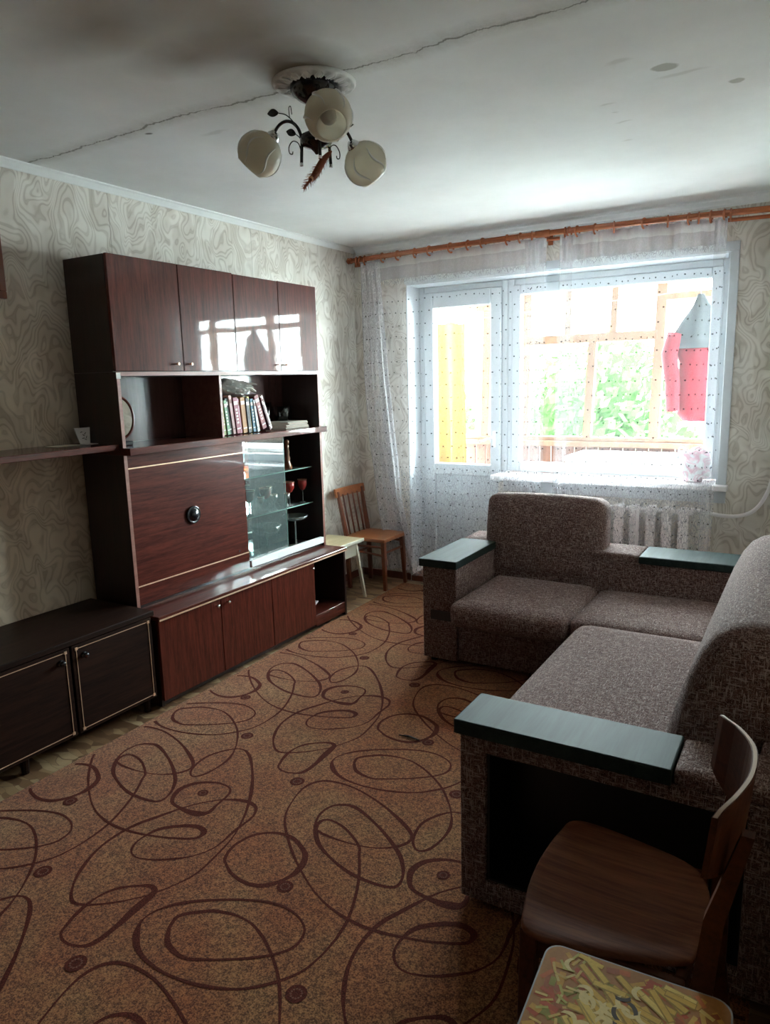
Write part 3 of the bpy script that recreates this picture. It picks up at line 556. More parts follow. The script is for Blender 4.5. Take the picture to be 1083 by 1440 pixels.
 'block': ([(1.419, -3.432), (1.414, -3.428), (1.407, -3.425), (1.399, -3.424), (1.390, -3.425), (1.380, -3.428), (1.370, -3.434), (1.359, -3.441), (1.348, -3.448), (1.337, -3.456), (1.327, -3.465), (1.317, -3.474), (1.308, -3.485), (1.301, -3.497), (1.295, -3.509), (1.291, -3.522), (1.288, -3.536), (1.286, -3.550), (1.286, -3.564), (1.287, -3.579), (1.289, -3.594), (1.292, -3.609), (1.296, -3.626), (1.301, -3.641), (1.306, -3.654), (1.310, -3.665), (1.313, -3.673), (1.317, -3.681), (1.323, -3.687), (1.331, -3.692), (1.340, -3.696), (1.350, -3.699), (1.361, -3.700), (1.373, -3.700), (1.386, -3.698), (1.398, -3.694), (1.409, -3.690), (1.417, -3.685), (1.424, -3.680), (1.430, -3.673), (1.434, -3.663), (1.437, -3.650), (1.439, -3.634), (1.439, -3.616), (1.439, -3.598), (1.438, -3.579), (1.436, -3.559), (1.433, -3.539), (1.431, -3.520), (1.430, -3.503), (1.429, -3.486), (1.428, -3.471), (1.427, -3.458), (1.426, -3.449), (1.425, -3.442), (1.423, -3.436)], [0.019, 0.018, 0.018, 0.017, 0.017, 0.015, 0.013, 0.011, 0.010, 0.010, 0.011, 0.013, 0.013, 0.012, 0.010, 0.009, 0.008, 0.009, 0.012, 0.014, 0.015, 0.015, 0.013, 0.012, 0.011, 0.010, 0.009, 0.009, 0.008, 0.008, 0.009, 0.009, 0.009, 0.009, 0.009, 0.009, 0.010, 0.012, 0.015, 0.017, 0.019, 0.019, 0.019, 0.018, 0.018, 0.020, 0.023, 0.026, 0.028, 0.029, 0.028, 0.027, 0.026, 0.024, 0.022, 0.020], True),
 'leaf': ([(1.100, -3.064), (1.088, -3.050), (1.078, -3.033), (1.070, -3.014), (1.066, -2.996), (1.067, -2.979), (1.071, -2.963), (1.078, -2.947), (1.088, -2.933), (1.102, -2.920), (1.119, -2.908), (1.137, -2.898), (1.155, -2.891), (1.173, -2.887), (1.192, -2.887), (1.209, -2.888), (1.224, -2.892), (1.235, -2.897), (1.243, -2.905), (1.250, -2.914), (1.255, -2.926), (1.259, -2.941), (1.262, -2.960), (1.263, -2.979), (1.265, -2.996), (1.267, -3.012), (1.270, -3.027), (1.272, -3.041), (1.270, -3.053), (1.265, -3.062), (1.258, -3.068), (1.249, -3.073), (1.237, -3.077), (1.222, -3.080), (1.204, -3.082), (1.184, -3.082), (1.166, -3.081), (1.148, -3.079), (1.131, -3.077), (1.114, -3.072)], [0.015, 0.016, 0.019, 0.021, 0.023, 0.023, 0.022, 0.021, 0.020, 0.018, 0.016, 0.014, 0.013, 0.011, 0.010, 0.009, 0.008, 0.008, 0.009, 0.010, 0.010, 0.010, 0.010, 0.010, 0.010, 0.012, 0.015, 0.018, 0.021, 0.024, 0.028, 0.032, 0.032, 0.030, 0.025, 0.020, 0.016, 0.014, 0.014, 0.014], True),
 'round': ([(1.503, -3.212), (1.497, -3.199), (1.491, -3.184), (1.487, -3.167), (1.485, -3.150), (1.486, -3.132), (1.490, -3.113), (1.495, -3.094), (1.503, -3.078), (1.513, -3.064), (1.526, -3.051), (1.539, -3.041), (1.554, -3.032), (1.569, -3.026), (1.586, -3.022), (1.602, -3.020), (1.619, -3.020), (1.635, -3.023), (1.652, -3.029), (1.668, -3.036), (1.683, -3.044), (1.697, -3.052), (1.709, -3.060), (1.721, -3.069), (1.730, -3.080), (1.737, -3.093), (1.743, -3.108), (1.747, -3.123), (1.749, -3.138), (1.750, -3.152), (1.749, -3.165), (1.746, -3.178), (1.742, -3.191), (1.736, -3.206), (1.728, -3.221), (1.718, -3.235), (1.707, -3.247), (1.695, -3.256), (1.681, -3.263), (1.666, -3.267), (1.650, -3.270), (1.633, -3.270), (1.615, -3.269), (1.597, -3.265), (1.581, -3.261), (1.566, -3.256), (1.553, -3.249), (1.541, -3.242), (1.530, -3.235), (1.521, -3.230), (1.514, -3.226), (1.509, -3.220)], [0.012, 0.012, 0.012, 0.012, 0.012, 0.012, 0.012, 0.012, 0.012, 0.012, 0.012, 0.013, 0.013, 0.014, 0.015, 0.016, 0.016, 0.017, 0.017, 0.017, 0.017, 0.018, 0.018, 0.019, 0.020, 0.021, 0.023, 0.024, 0.024, 0.022, 0.019, 0.016, 0.015, 0.015, 0.017, 0.019, 0.020, 0.019, 0.018, 0.017, 0.015, 0.015, 0.014, 0.014, 0.013, 0.012, 0.011, 0.009, 0.009, 0.009, 0.010, 0.011], True)}
T1, T2 = Vector((1.0, .0232)), Vector((.0232, -1.0))
def ribbon(bm, pts, wid, closed=True, z=CT+.0005):
    n = len(pts); L = []; Rr = []
    for i, p in enumerate(pts):
        if closed: t = pts[(i+1) % n]-pts[i-1]
        else: t = pts[min(i+1, n-1)]-pts[max(i-1, 0)]
        t.normalize(); nn = Vector((-t.y, t.x)); w = wid[i]/2
        L.append(p+nn*w); Rr.append(p-nn*w)
    a = [bm.verts.new((q.x, q.y, z)) for q in L]; b = [bm.verts.new((q.x, q.y, z)) for q in Rr]
    for i in range(n if closed else n-1):
        j = (i+1) % n; bm.faces.new((a[i], a[j], b[j], b[i]))
def inside(x, y): return cx0(y)+.004 < x < 2.97+.018*(-y) and -5.08 < y < -.13
bm = new()
zi = 0
for name, (pts, wid, closed) in P1.items():
    P = [Vector(p) for p in pts]; n0 = len(P)
    for a in range(-2, 3):
        for b in range(-4, 4):
            off = T1*a+T2*b; zi += 1
            sub = new()
            Q = [p+off for p in P]
            if not any(inside(q.x, q.y) for q in Q): sub.free(); continue
            n = len(Q)
            for i in range(n if closed else n-1):
                j = (i+1) % n
                if not (inside(*Q[i]) and inside(*Q[j])): continue
                def side(k):
                    t = (Q[(k+1) % n]-Q[k-1]) if closed else (Q[min(k+1, n-1)]-Q[max(k-1, 0)])
                    t.normalize(); nn = Vector((-t.y, t.x))*wid[k]/2; return Q[k]+nn, Q[k]-nn
                a1, a2 = side(i); b1, b2 = side(j); z = CT+.0003+.00001*(zi % 20)+6e-7*i
                bm.faces.new([bm.verts.new((q.x, q.y, z)) for q in (a1, b1, b2, a2)])
            sub.free()
DOTS = [(.738, -2.248, .026), (1.010, -2.545, .028), (1.431, -2.734, .029), (1.163, -2.968, .021)]
dl = new()
for (dx_, dy_, r) in DOTS:
    for a in range(-2, 3):
        for b in range(-4, 4):
            q = Vector((dx_, dy_))+T1*a+T2*b
            if not (inside(q.x-r, q.y) and inside(q.x+r, q.y)): continue
            f = [bm.verts.new((q.x+r*math.cos(2*PI*k/20), q.y+r*math.sin(2*PI*k/20), CT+.0010)) for k in range(20)]; bm.faces.new(f)
            for k in range(12):
                an = 2*PI*k/12; c = q+Vector((math.cos(an), math.sin(an)))*r*.52; s = r*.13
                dl.faces.new([dl.verts.new((c.x+s*math.cos(an+e), c.y+s*math.sin(an+e), CT+.0013)) for e in (0, PI/2, PI, 1.5*PI)])
obj('woven_motif', bm, MT['pattern'], cp, kind='stuff')
t = NT('brown_carpet_pile'); t.P(Base_Color=t.ramp(t.noise(t.coord(), 300, 2), [(.3, (.10, .03, .018)), (.7, (.22, .08, .045))]), Roughness=.95)
obj('dot_flecks', dl, t.m, cp, kind='stuff')

# ------------------------------------------------------------------ wall unit
YL, YR = -2.502, -.936
D1 = .314
# base cabinet with niche
bc = thing('base_cabinet', 'long low glossy mahogany cabinet with three doors and open right end niche', 'cabinet', (.24, -1.73, 0))
BD, BL, BR, BT = .472, -2.518, -.944, .464
bm = new()
box(bm, .02, BD-.02, BL, BL+.018, .008, BT-.024); box(bm, .02, BD, BR-.018, BR, .008, BT-.024, .001)
box(bm, .02, BD-.021, -1.30, -1.282, .06, BT-.024); box(bm, .02, BD-.022, BL+.018, BR-.018, .066, .084)
box(bm, .02, .03, BL+.018, BR-.018, .06, BT-.024)
obj('carcass', bm, MT['mah_d'], bc)
obj('niche_floor', bx(.031, BD-.002, -1.281, BR-.019, .0845, .098, .001), MT['mah_h'], bc)
obj('plinth', bx(BD-.045, BD-.028, BL+.02, BR-.019, .0085, .065), MT['mah_d'], bc)
obj('right_plinth', bx(BD-.020, BD-.003, -1.281, BR-.019, .028, .0845, .001), MT['mah_h'], bc)
obj('worktop', bx(.02, BD+.012, BL-.006, BR+.006, BT-.023, BT, .003), MT['mah_h'], bc)
ds = [(BL+.002, -2.102), (-2.098, -1.692), (-1.688, -1.284)]
kn = [-2.135, -2.055, -1.315]
for (a, b), k in zip(ds, kn):
    d = obj('door', bx(BD-.019, BD-.001, a, b, .04, BT-.025, .0015), MT['mah_v'], bc)
    kb = new(); tube(kb, [(BD-.001, k, .408), (BD+.012, k, .408)], .0035, 8); bmesh.ops.create_uvsphere(kb, u_segments=10, v_segments=8, radius=.009, matrix=Matrix.Translation((BD+.016, k, .408)))
    obj('knob', kb, MT['chrome'], d, True)
obj('brass_strip', bx(BD+.0125, BD+.0155, BL-.004, BR+.004, BT-.021, BT-.014), MT['brass'], bc)
# hutch: open shelf, bar, glass display
hu = thing('display_hutch', 'mahogany hutch with open shelf, drop front bar and glass display', 'wall unit', (.16, -1.72, BT))
Z0, Z1 = BT+.0005, 1.597
obj('side_panel', bx(.02, D1, YL, YL+.018, Z0, Z1-.001), MT['mah_d'], hu); obj('side_panel', bx(.02, D1-.002, YR-.018, YR, Z0, Z1-.001), MT['mah_d'], hu)
obj('edge_strip', bx(D1, D1+.0035, YL, YL+.018, Z0, Z1-.001), MT['mah_e'], hu); obj('edge_strip', bx(D1-.0015, D1+.002, YR-.018, YR, Z0, Z1-.001), MT['mah_e'], hu)
obj('back_panel', bx(.02, .026, YL+.018, YR-.018, 1.25, Z1-.02), MT['back_in'], hu)
obj('back_panel', bx(.02, .026, YL+.018, YR-.018, Z0, 1.215), MT['black_ply'], hu, label='black lower back panel')
obj('mirror_panel', bx(.0262, .030, -1.671, -1.33, Z0+.019, 1.2155), m_mirror(), hu, label='mirrored back of the display')
obj('top_board', bx(.0265, D1, YL+.0185, YR-.0185, Z1-.019, Z1-.001), MT['mah_d'], hu)
obj('edge_strip', bx(D1, D1+.003, YL+.0185, YR-.0185, Z1-.019, Z1-.001), MT['mah_e'], hu)
obj('shelf_divider', bx(.0265, D1-.01, -1.830, -1.814, 1.2505, Z1-.0195), MT['mah_e'], hu)
obj('projecting_shelf', bx(.0265, .368, YL-.004, -.945, 1.216, 1.25, .002), MT['mah_h'], hu)
obj('bottom_board', bx(.0265, D1-.02, YL+.0185, YR-.0185, Z0, Z0+.018), MT['mah_d'], hu)
obj('divider', bx(.0265, .288, -1.690, -1.674, Z0+.019, 1.2155), MT['mah_d'], hu)
obj('upper_fascia', bx(.29, .308, YL+.019, -1.68, 1.152, 1.2155, .001), MT['mah_h'], hu)
fl = obj('drop_front', bx(.29, .307, YL+.019, -1.68, .578, 1.148, .001), MT['mah_h'], hu)
obj('lower_fascia', bx(.29, .308, YL+.019, -1.68, Z0+.018, .574, .001), MT['mah_h'], hu)
for z in (1.150, .576): obj('brass_strip', bx(.307, .3095, YL+.019, -1.68, z-.0028, z+.0028), MT['brass'], hu)
def xlathe(prof, x0, y, z, n=28):
    m = Matrix.Translation((x0, y, z)) @ Matrix.Rotation(PI/2, 4, 'Y'); return lathe_closed(prof, n, mat=m)
k = obj('round_handle', xlathe([(.047, 0), (.047, .010), (.041, .014), (.036, .009), (.033, .009), (.030, .020), (.018, .027), (.004, .029)], .307, -2.092, .866), MT['iron'], fl, True)
# little lock plate
obj('lock', xlathe([(.006, 0), (.006, .003)], .307, -1.76, .60, 12), MT['chrome'], fl)
pmx = Matrix.Translation((.304, -1.672, 0)) @ Matrix.Rotation(math.radians(2.2), 4, 'Z')
obj('glass_pane', bx(-.002, .002, 0, .372, .522, 1.214, mat=pmx), MT['dglass'], hu)
obj('pane_edge', bx(-.002, .0022, .372, .3735, .522, 1.214, mat=pmx), MT['gedge'], hu)
obj('track', bx(.286, .316, -1.672, YR-.020, Z0+.018, .521, .002), MT['foam'], hu)
for z in (.990, .756):
    obj('glass_shelf', bx(.04, .246, -1.671, YR-.030, z-.006, z), MT['sglass'], hu)
    obj('shelf_edge', bx(.246, .2475, -1.671, YR-.030, z-.006, z), MT['gedge'], hu)
# top cabinet
tcab = thing('top_cabinet', 'four door glossy mahogany cabinet topping the wall unit under the ceiling', 'cabinet', (.16, -1.71, Z1))
bm = new(); box(bm, .02, D1-.018, YL, YL+.018, Z1, 2.112); box(bm, .02, D1-.018, YR-.018, YR, Z1, 2.112)
box(bm, .02, D1-.018, YL+.018, YR-.018, Z1, Z1+.018); box(bm, .02, D1-.018, YL+.018, YR-.018, 2.094, 2.112); box(bm, .02, .026, YL+.018, YR-.018, Z1+.018, 2.094)
obj('carcass', bm, MT['mah_d'], tcab)
tb = [YL, -2.083, -1.69, -1.310, YR]; kk = [-2.135, -2.045, -1.350, -1.275]
for i in range(4):
    dz = (0, .0, -.004, -.002)[i]
    d = obj('door', bx(D1-.0175, D1, tb[i]+.002, tb[i+1]-.002, Z1+.003, 2.114+dz, .0015), MT['mah_v'], tcab)
    kb = new(); tube(kb, [(D1, kk[i], 1.634), (D1+.018, kk[i], 1.634)], .0045, 10); tube(kb, [(D1+.014, kk[i], 1.634), (D1+.022, kk[i], 1.634)], .007, 10)
    obj('knob', kb, MT['brass'], d)
obj('corner_clip', bx(D1+.0036, D1+.006, YL-.003, YL+.02, 1.565, 1.592), MT['chrome'], hu)

# left low cabinet
lc = thing('low_cabinet', 'dark walnut low cabinet with thin gold beading on its doors', 'cabinet', (.24, -3.2, 0))
LD, LY0, LY1 = .462, -3.86, -2.545
obj('top_board', bx(.02, LD+.008, LY0, LY1+.01, .476, .500, .003), MT['wal'], lc)
bm = new(); box(bm, .02, LD-.019, LY0+.01, LY1, .075, .4755, .001)
obj('carcass', bm, MT['wal'], lc)
db = [(-2.972, -2.55), (-3.405, -2.983), (-3.84, -3.416)]
for i, (a, b) in enumerate(db):
    d = obj('door', bx(LD-.0185, LD, a, b, .080, .470, .002), MT['wal'], lc)
    bm = new(); q = .020; xx = LD+.0025
    for (y0, y1, z0, z1) in ((a+q, b-q, .0948, .0975), (a+q, b-q, .4528, .4555), (a+q-.0014, a+q+.0014, .094, .456), (b-q-.0014, b-q+.0014, .094, .456)): box(bm, LD+.0002, xx, y0, y1, z0, z1)
    for yy in (a+q, b-q):
        for z in (.096, .454): box(bm, LD+.0002, xx+.002, yy-.006, yy+.006, z-.006, z+.006)
    obj('gold_beading', bm, MT['brass'], d)
    ky = {0: a+.055, 1: b-.045, 2: a+.055}[i]
    obj('knob', xlathe([(.013, 0), (.013, .004), (.006, .006), (.006, .014), (.013, .018), (.010, .024), (.002, .026)], LD, ky, .418, 16), MT['iron'], d, True)
for y in (LY1-.03, -3.2, LY0+.05):
    for x in (.06, LD-.05):
        obj('leg', tube(new(), [(x, y, .0009), (x, y, .0745)], [.014, .020], 10), MT['wal'], lc)
# wall shelf
ws = root_mesh('wall_shelf', bx(.0005, .30, -3.9, -2.5065, 1.240, 1.268, .002), MT['mah_h'], 'long reddish brown wall shelf left of the wall unit', 'shelf')
cc_ = thing('paper_card', 'small white folded paper card standing on the wall shelf', 'card', (.1, -2.54, 1.2685))
bm = prism(new(), [(-2.565, 1.269), (-2.512, 1.269), (-2.503-.004, 1.345), (-2.592, 1.345)], 'x', .098, .102); obj('card', bm, MT['white'], cc_)
mk = new()
for (y, z, a) in ((-2.556, 1.325, .3), (-2.545, 1.310, -.6), (-2.536, 1.318, .9), (-2.548, 1.296, .1), (-2.535, 1.290, -.4), (-2.53, 1.30, 1.2)):
    box(mk, .1022, .1028, -.006, .006, -.0012, .0012, mat=Matrix.Translation((0, y, z)) @ Matrix.Rotation(a, 4, 'X'))
obj('print', mk, MT['iron'], cc_)
obj('base_flap', bx(.103, .16, -2.565, -2.512, 1.2685, 1.2705), MT['white'], cc_)
pf = root_mesh('paper_sheet', bx(.06, .15, -2.72, -2.60, 1.2685, 1.2715, .001), MT['cream'], 'flat pale sheet of paper lying on the wall shelf', 'paper')
# picture at the left border
pc = thing('picture_frame', 'brown wooden framed panel hanging high on the left wall', 'picture', (.0, -3.1, 2.1))
bm = new()
Y0, Y1, ZB, ZT = -3.35, -2.795, 1.915, 2.30
box(bm, .001, .025, Y0, Y1, ZB, ZB+.03, .003); box(bm, .001, .025, Y0, Y1, ZT-.03, ZT, .003); box(bm, .001, .025, Y1-.03, Y1, ZB+.03, ZT-.03, .003); box(bm, .001, .025, Y0, Y0+.03, ZB+.03, ZT-.03, .003)
obj('frame', bm, MT['chairr'], pc); obj('panel', bx(.001, .014, Y0+.03, Y1-.03, ZB+.03, ZT-.03), MT['wal'], pc)

# ------------------------------------------------------------------ things on the shelves
mirr = NT('mirror_silver'); mirr.P(Base_Color=(.8, .83, .83), Metallic=1., Roughness=.03)
mo = thing('table_mirror', 'round table mirror in a dark red frame on the open shelf', 'mirror', (.20, -2.41, 1.2502))
mm = Matrix.Translation((.20, -2.412, 1.385)) @ Matrix.Rotation(-.35, 4, 'Z') @ Matrix.Rotation(PI/2-.08, 4, 'Y')
rim = tube(new(), [mm @ Vector((.098*math.cos(a), .066*math.sin(a), 0)) for a in [2*PI*k/36 for k in range(36)]], .007, 8, True); obj('frame', rim, MT['mah_v'], mo, True)
gm, _r = lathe(new(), [(.0005, -.001), (1, -.001), (1, .002), (.0005, .002)], 32, mat=mm @ Matrix.Diagonal((.094, .062, 1, 1))); obj('mirror_glass', gm, mirr.m, mo)
bs = new(); box(bs, .165, .235, -2.445, -2.37, 1.2502, 1.272, .004); tube(bs, [(.20, -2.412, 1.27), (.20, -2.412, 1.287)], .008, 8); obj('stand', bs, MT['iron'], mo)
# books
BK = [  # y at the bottom of the left face, thickness, height, lean, colour, label
 (-1.800, .018, .185, .10, (.50, .36, .25), 'narrow tan book at the left end against the shelf divider'),
 (-1.781, .022, .195, .10, (.34, .42, .16), 'yellowish green book second from the shelf divider'),
 (-1.757, .022, .190, .11, (.11, .26, .14), 'deep green book with a mottled spine'),
 (-1.733, .026, .200, .12, (.012, .012, .014), 'black book between the green and the dusty pink ones'),
 (-1.705, .022, .215, .12, (.55, .33, .33), 'tall dusty pink book beside the black one'),
 (-1.680, .034, .200, .11, (.26, .05, .08), 'maroon book with a white patch near its top'),
 (-1.644, .020, .195, .10, (.50, .25, .32), 'slim rose pink book left of the ochre one'),
 (-1.621, .036, .200, .08, (.42, .20, .06), 'thick ochre brown book in the middle of the row'),
 (-1.583, .026, .195, .08, (.03, .03, .035), 'charcoal book right of the ochre one'),
 (-1.555, .017, .205, .09, (.66, .58, .22), 'narrow yellow book left of the blue one'),
 (-1.536, .026, .190, .10, (.06, .17, .26), 'blue book beside the narrow yellow one'),
 (-1.508, .014, .185, .14, (.50, .66, .72), 'slim pale blue book right of the blue one'),
 (-1.492, .020, .180, .17, (.62, .56, .46), 'slim cream book left of the leaning red one'),
 (-1.452, .036, .205, .33, (.20, .025, .03), 'thick dark red book leaning on the cream one'),
 (-1.398, .014, .200, .36, (.09, .02, .03), 'thin dark maroon book leaning left of the white one'),
 (-1.380, .022, .210, .38, (.78, .72, .68), 'white book leaning at the right end of the row'),
]
MT['pages'] = plain('page_edges', (.66, .60, .48), .8)
for i, (y, th, hh, lean, c, lab) in enumerate(BK):
    z = 1.2506+math.sin(lean)*th
    b = thing('book', lab, 'book', (.2, y, z), 'books on the open shelf')
    b.rotation_euler = (lean, 0, 0)
    mb = plain('book_cover_%s' % lab.split()[0]+lab.split()[1], c, .55)
    dp = .15+.012*(i*7 % 4)
    x1 = .262-.2+.006*(i % 3)
    bm = new(); box(bm, x1-dp, x1, -th/2-.0+.0, -th/2+.0025, 0, hh); box(bm, x1-dp, x1, th/2-.0025, th/2, 0, hh); box(bm, x1-.003, x1+.002, -th/2, th/2, 0, hh, .001)
    bmesh.ops.translate(bm, vec=(0, th/2, 0), verts=bm.verts)
    obj('cover', bm, mb, b, local=True)
    obj('pages', bx(x1-dp+.004, x1-.003, .003, th-.003, .003, hh-.004), MT['pages'], b, local=True)
    bands = new()
    box(bands, x1+.002, x1+.0026, .002, th-.002, hh*.80, hh*.90); box(bands, x1+.002, x1+.0026, .003, th-.003, hh*.12, hh*.15)
    if i in (1, 2, 5, 10, 13):
        for q in range(5): box(bands, x1+.002, x1+.0026, th*.3, th*.7, hh*(.28+.09*q), hh*(.28+.09*q)+.010)
    lc_ = (.7, .65, .6) if sum(c) < 1 else (.25, .12, .10)
    obj('spine_label', bands, plain('spine_print_%d' % i, lc_, .6), b, local=True)
# papers on top of the books
pp_ = thing('paper_bundle', 'crumpled white papers lying on top of the books', 'papers', (.2, -1.68, 1.46))
for i in range(6):
    mt = Matrix.Translation((.19+.006*i, -1.70+.012*i, 1.485+.0105*i)) @ Matrix.Rotation(-.25+.02*i, 4, 'X') @ Matrix.Rotation(rnd.uniform(-.15, .15), 4, 'Z')
    bm = new(); nx = 10
    g = [[mt @ Vector((-.085+.17*a/nx, -.115+.23*b/nx, .003*math.sin(a*1.7+b*2.1+i))) for a in range(nx+1)] for b in range(nx+1)]
    for s in (0, .005):
        V = [[bm.verts.new(p+Vector((0, 0, s))) for p in r] for r in g]
        for a in range(nx):
            for b in range(nx): bm.faces.new((V[b][a], V[b][a+1], V[b+1][a+1], V[b+1][a]))
    obj('sheet', bm, plain('newsprint_%d' % i, (.80+.03*(i % 3), .82, .80), .8), pp_)
obj('crumpled_edge', tube(new(), [(.24, -1.60, 1.50), (.25, -1.56, 1.495), (.24, -1.52, 1.505), (.25, -1.48, 1.482)], [.012, .018, .014, .008], 7), plain('wrapping', (.30, .27, .22), .6), pp_)
for i in range(5):
    w = .115-.004*i
    mt = Matrix.Translation((.2, -1.14+rnd.uniform(-.008, .008), 1.2545+.0085*i)) @ Matrix.Rotation(rnd.uniform(-.08, .08), 4, 'Z')
    root_mesh('newspaper', bx(-.085, .085, -w, w, -.0036, .0036, .003, 2, mat=mt), plain('newspaper_grey_%d' % i, (.42+.04*(i % 2), .38, .33), .85), ('lowest folded grey newspaper in the flat pile right of the books', 'second newspaper from the bottom of the flat pile', 'middle newspaper of the flat pile right of the books', 'second newspaper from the top of the flat pile', 'topmost folded newspaper of the flat pile by the glass vase')[i], 'newspaper', 'newspapers in the flat pile')
# dark glass dishes behind the newspapers
def dish(name, x, y, z, R, h, m, lab, cat, foot=0, rip=0, group=None, bowl=.5, n=32):
    t_ = thing(name, lab, cat, (x, y, z), group)
    hb = h*bowl; zf = z+h-hb
    if foot:
        bm, r_ = lathe(new(), [(.001, z+.0005), (foot, z+.001), (foot*.9, z+.004), (.010, z+.012), (.0055, z+.02), (.0055, zf-.008), (.010, zf)], n, cx=x, cy=y)
        obj('stem', bm, MT['sglass'], t_, True)
    rp_ = (lambda j, a: rip*math.cos(10*a)*(j/6)) if rip else None
    bm, r_ = lathe(new(), [(.004, zf), (R*.5, zf+hb*.10), (R*.8, zf+hb*.42), (R, zf+hb), (R-.003, zf+hb), (R*.78, zf+hb*.46), (R*.46, zf+hb*.16), (.003, zf+.004)], n, cx=x, cy=y, ripple=rp_)
    obj('bowl', bm, m, t_, True)
    return t_
dish('glass_vase', .13, -1.10, 1.2506, .055, .13, MT['kglass'], 'dark scalloped glass vase behind the newspapers', 'vase', 0, .08, bowl=.95)
dish('glass_jug', .11, -1.235, 1.2506, .035, .16, MT['kglass'], 'slim dark glass jug beside the white leaning book', 'jug', 0, .0, bowl=.97)
# goblets on the middle glass shelf
G = 'goblets on the glass shelves'
def goblet(x, y, z, R, h, m, lab, bowl=.48):
    t_ = thing('goblet', lab, 'glass', (x, y, z), G); n = 20; zb = z+h*(1-bowl)
    bm, _ = lathe(new(), [(.001, z+.0004), (R*.85, z+.001), (R*.8, z+.003), (.006, z+.008), (.0032, z+.02), (.0032, zb-.006), (.007, zb)], n, cx=x, cy=y)
    obj('stem', bm, MT['sglass'], t_, True)
    hb = h*bowl
    bm, _ = lathe(new(), [(.003, zb), (R*.6, zb+hb*.15), (R*.98, zb+hb*.5), (R, zb+hb), (R-.002, zb+hb), (R*.95, zb+hb*.5), (R*.55, zb+hb*.19), (.002, zb+.004)], n, cx=x, cy=y)
    obj('bowl', bm, m, t_, True)
    bm = new(); tube(bm, [(x+(R+.0003)*math.cos(a), y+(R+.0003)*math.sin(a), zb+hb) for a in [2*PI*k/20 for k in range(20)]], .0014, 5, True)
    obj('rim', bm, MT['brass'], t_, True)
goblet(.20, -1.535, .7565, .036, .15, MT['rglass'], 'ruby goblet leftmost behind the sliding glass')
goblet(.20, -1.385, .7565, .034, .145, MT['rglass'], 'ruby goblet in the middle behind the sliding glass')
goblet(.20, -1.150, .7565, .033, .150, MT['rglass'], 'ruby goblet with gold rim just right of the sliding glass')
goblet(.20, -1.010, .7565, .031, .150, MT['rglass'], 'ruby goblet furthest right beside the cabinet side')
goblet(.215, -1.445, .7565, .020, .10, MT['sglass'], 'small clear glass between the two ruby goblets')
goblet(.21, -1.315, .7565, .022, .095, MT['sglass'], 'small clear glass behind the edge of the sliding pane')
goblet(.12, -1.25, .7565, .018, .13, MT['sglass'], 'tall narrow clear glass at the rear of the middle shelf')
goblet(.215, -1.195, .7565, .018, .085, MT['sglass'], 'small clear liqueur glass left of the gold rimmed goblet')
zz = Z0+.0185
dish('crystal_bowl', .20, -1.395, zz, .095, .19, MT['sglass'], 'wide cut crystal bowl on a tall foot behind the sliding glass', 'bowl', .055, .03, bowl=.36, n=48)
dish('fruit_stand', .20, -1.105, zz, .085, .20, MT['sglass'], 'clear glass fruit stand on the right of the cabinet bottom', 'bowl', .055, .04, bowl=.18, n=48)
dish('sugar_bowl', .22, -1.565, zz, .055, .05, MT['sglass'], 'small low glass bowl at the left of the cabinet bottom', 'bowl', 0, 0, bowl=.95)
cj = thing('glass_creamer', 'small tilted glass creamer behind the low bowl', 'jug', (.13, -1.52, zz))
mt = Matrix.Translation((.13, -1.51, zz+.03)) @ Matrix.Rotation(.9, 4, 'X')
bm, _ = lathe(new(), [(.001, -.02), (.024, -.02), (.030, .01), (.022, .045), (.028, .06), (.026, .06), (.020, .045), (.028, .01), (.022, -.017), (.001, -.017)], 20, mat=mt); obj('body', bm, MT['sglass'], cj, True)
# amber twisted bottle on upper shelf
fb = thing('amber_bottle', 'slender amber twisted glass bottle on the top glass shelf', 'bottle', (.20, -1.150, .9905))
am = m_glass('amber_glass', (.55, .22, .10), 1.5, .14, (.4, (.40, .17, .09)))
bm, _ = lathe(new(), [(.001, .991), (.026, .991), (.028, 1.0), (.020, 1.02), (.012, 1.04), (.016, 1.06), (.010, 1.08), (.014, 1.10), (.009, 1.12), (.013, 1.135), (.008, 1.145)], 16, cx=.2, cy=-1.15, ripple=lambda j, a: .12*math.cos(4*a+j))
obj('body', bm, am, fb, True)
obj('stopper', lathe_closed([(.006, 1.1455), (.014, 1.155), (.014, 1.17), (.004, 1.178)], 12, cx=.2, cy=-1.15), am, fb, True)
# white papers in the niche
root_mesh('paper_booklet', bx(-.05, .05, -.06, .06, -.003, .003, .001, mat=Matrix.Translation((.36, -1.225, .125)) @ Matrix.Rotation(.5, 4, 'X')), MT['white'], 'white booklet lying in the open niche of the base cabinet', 'booklet')

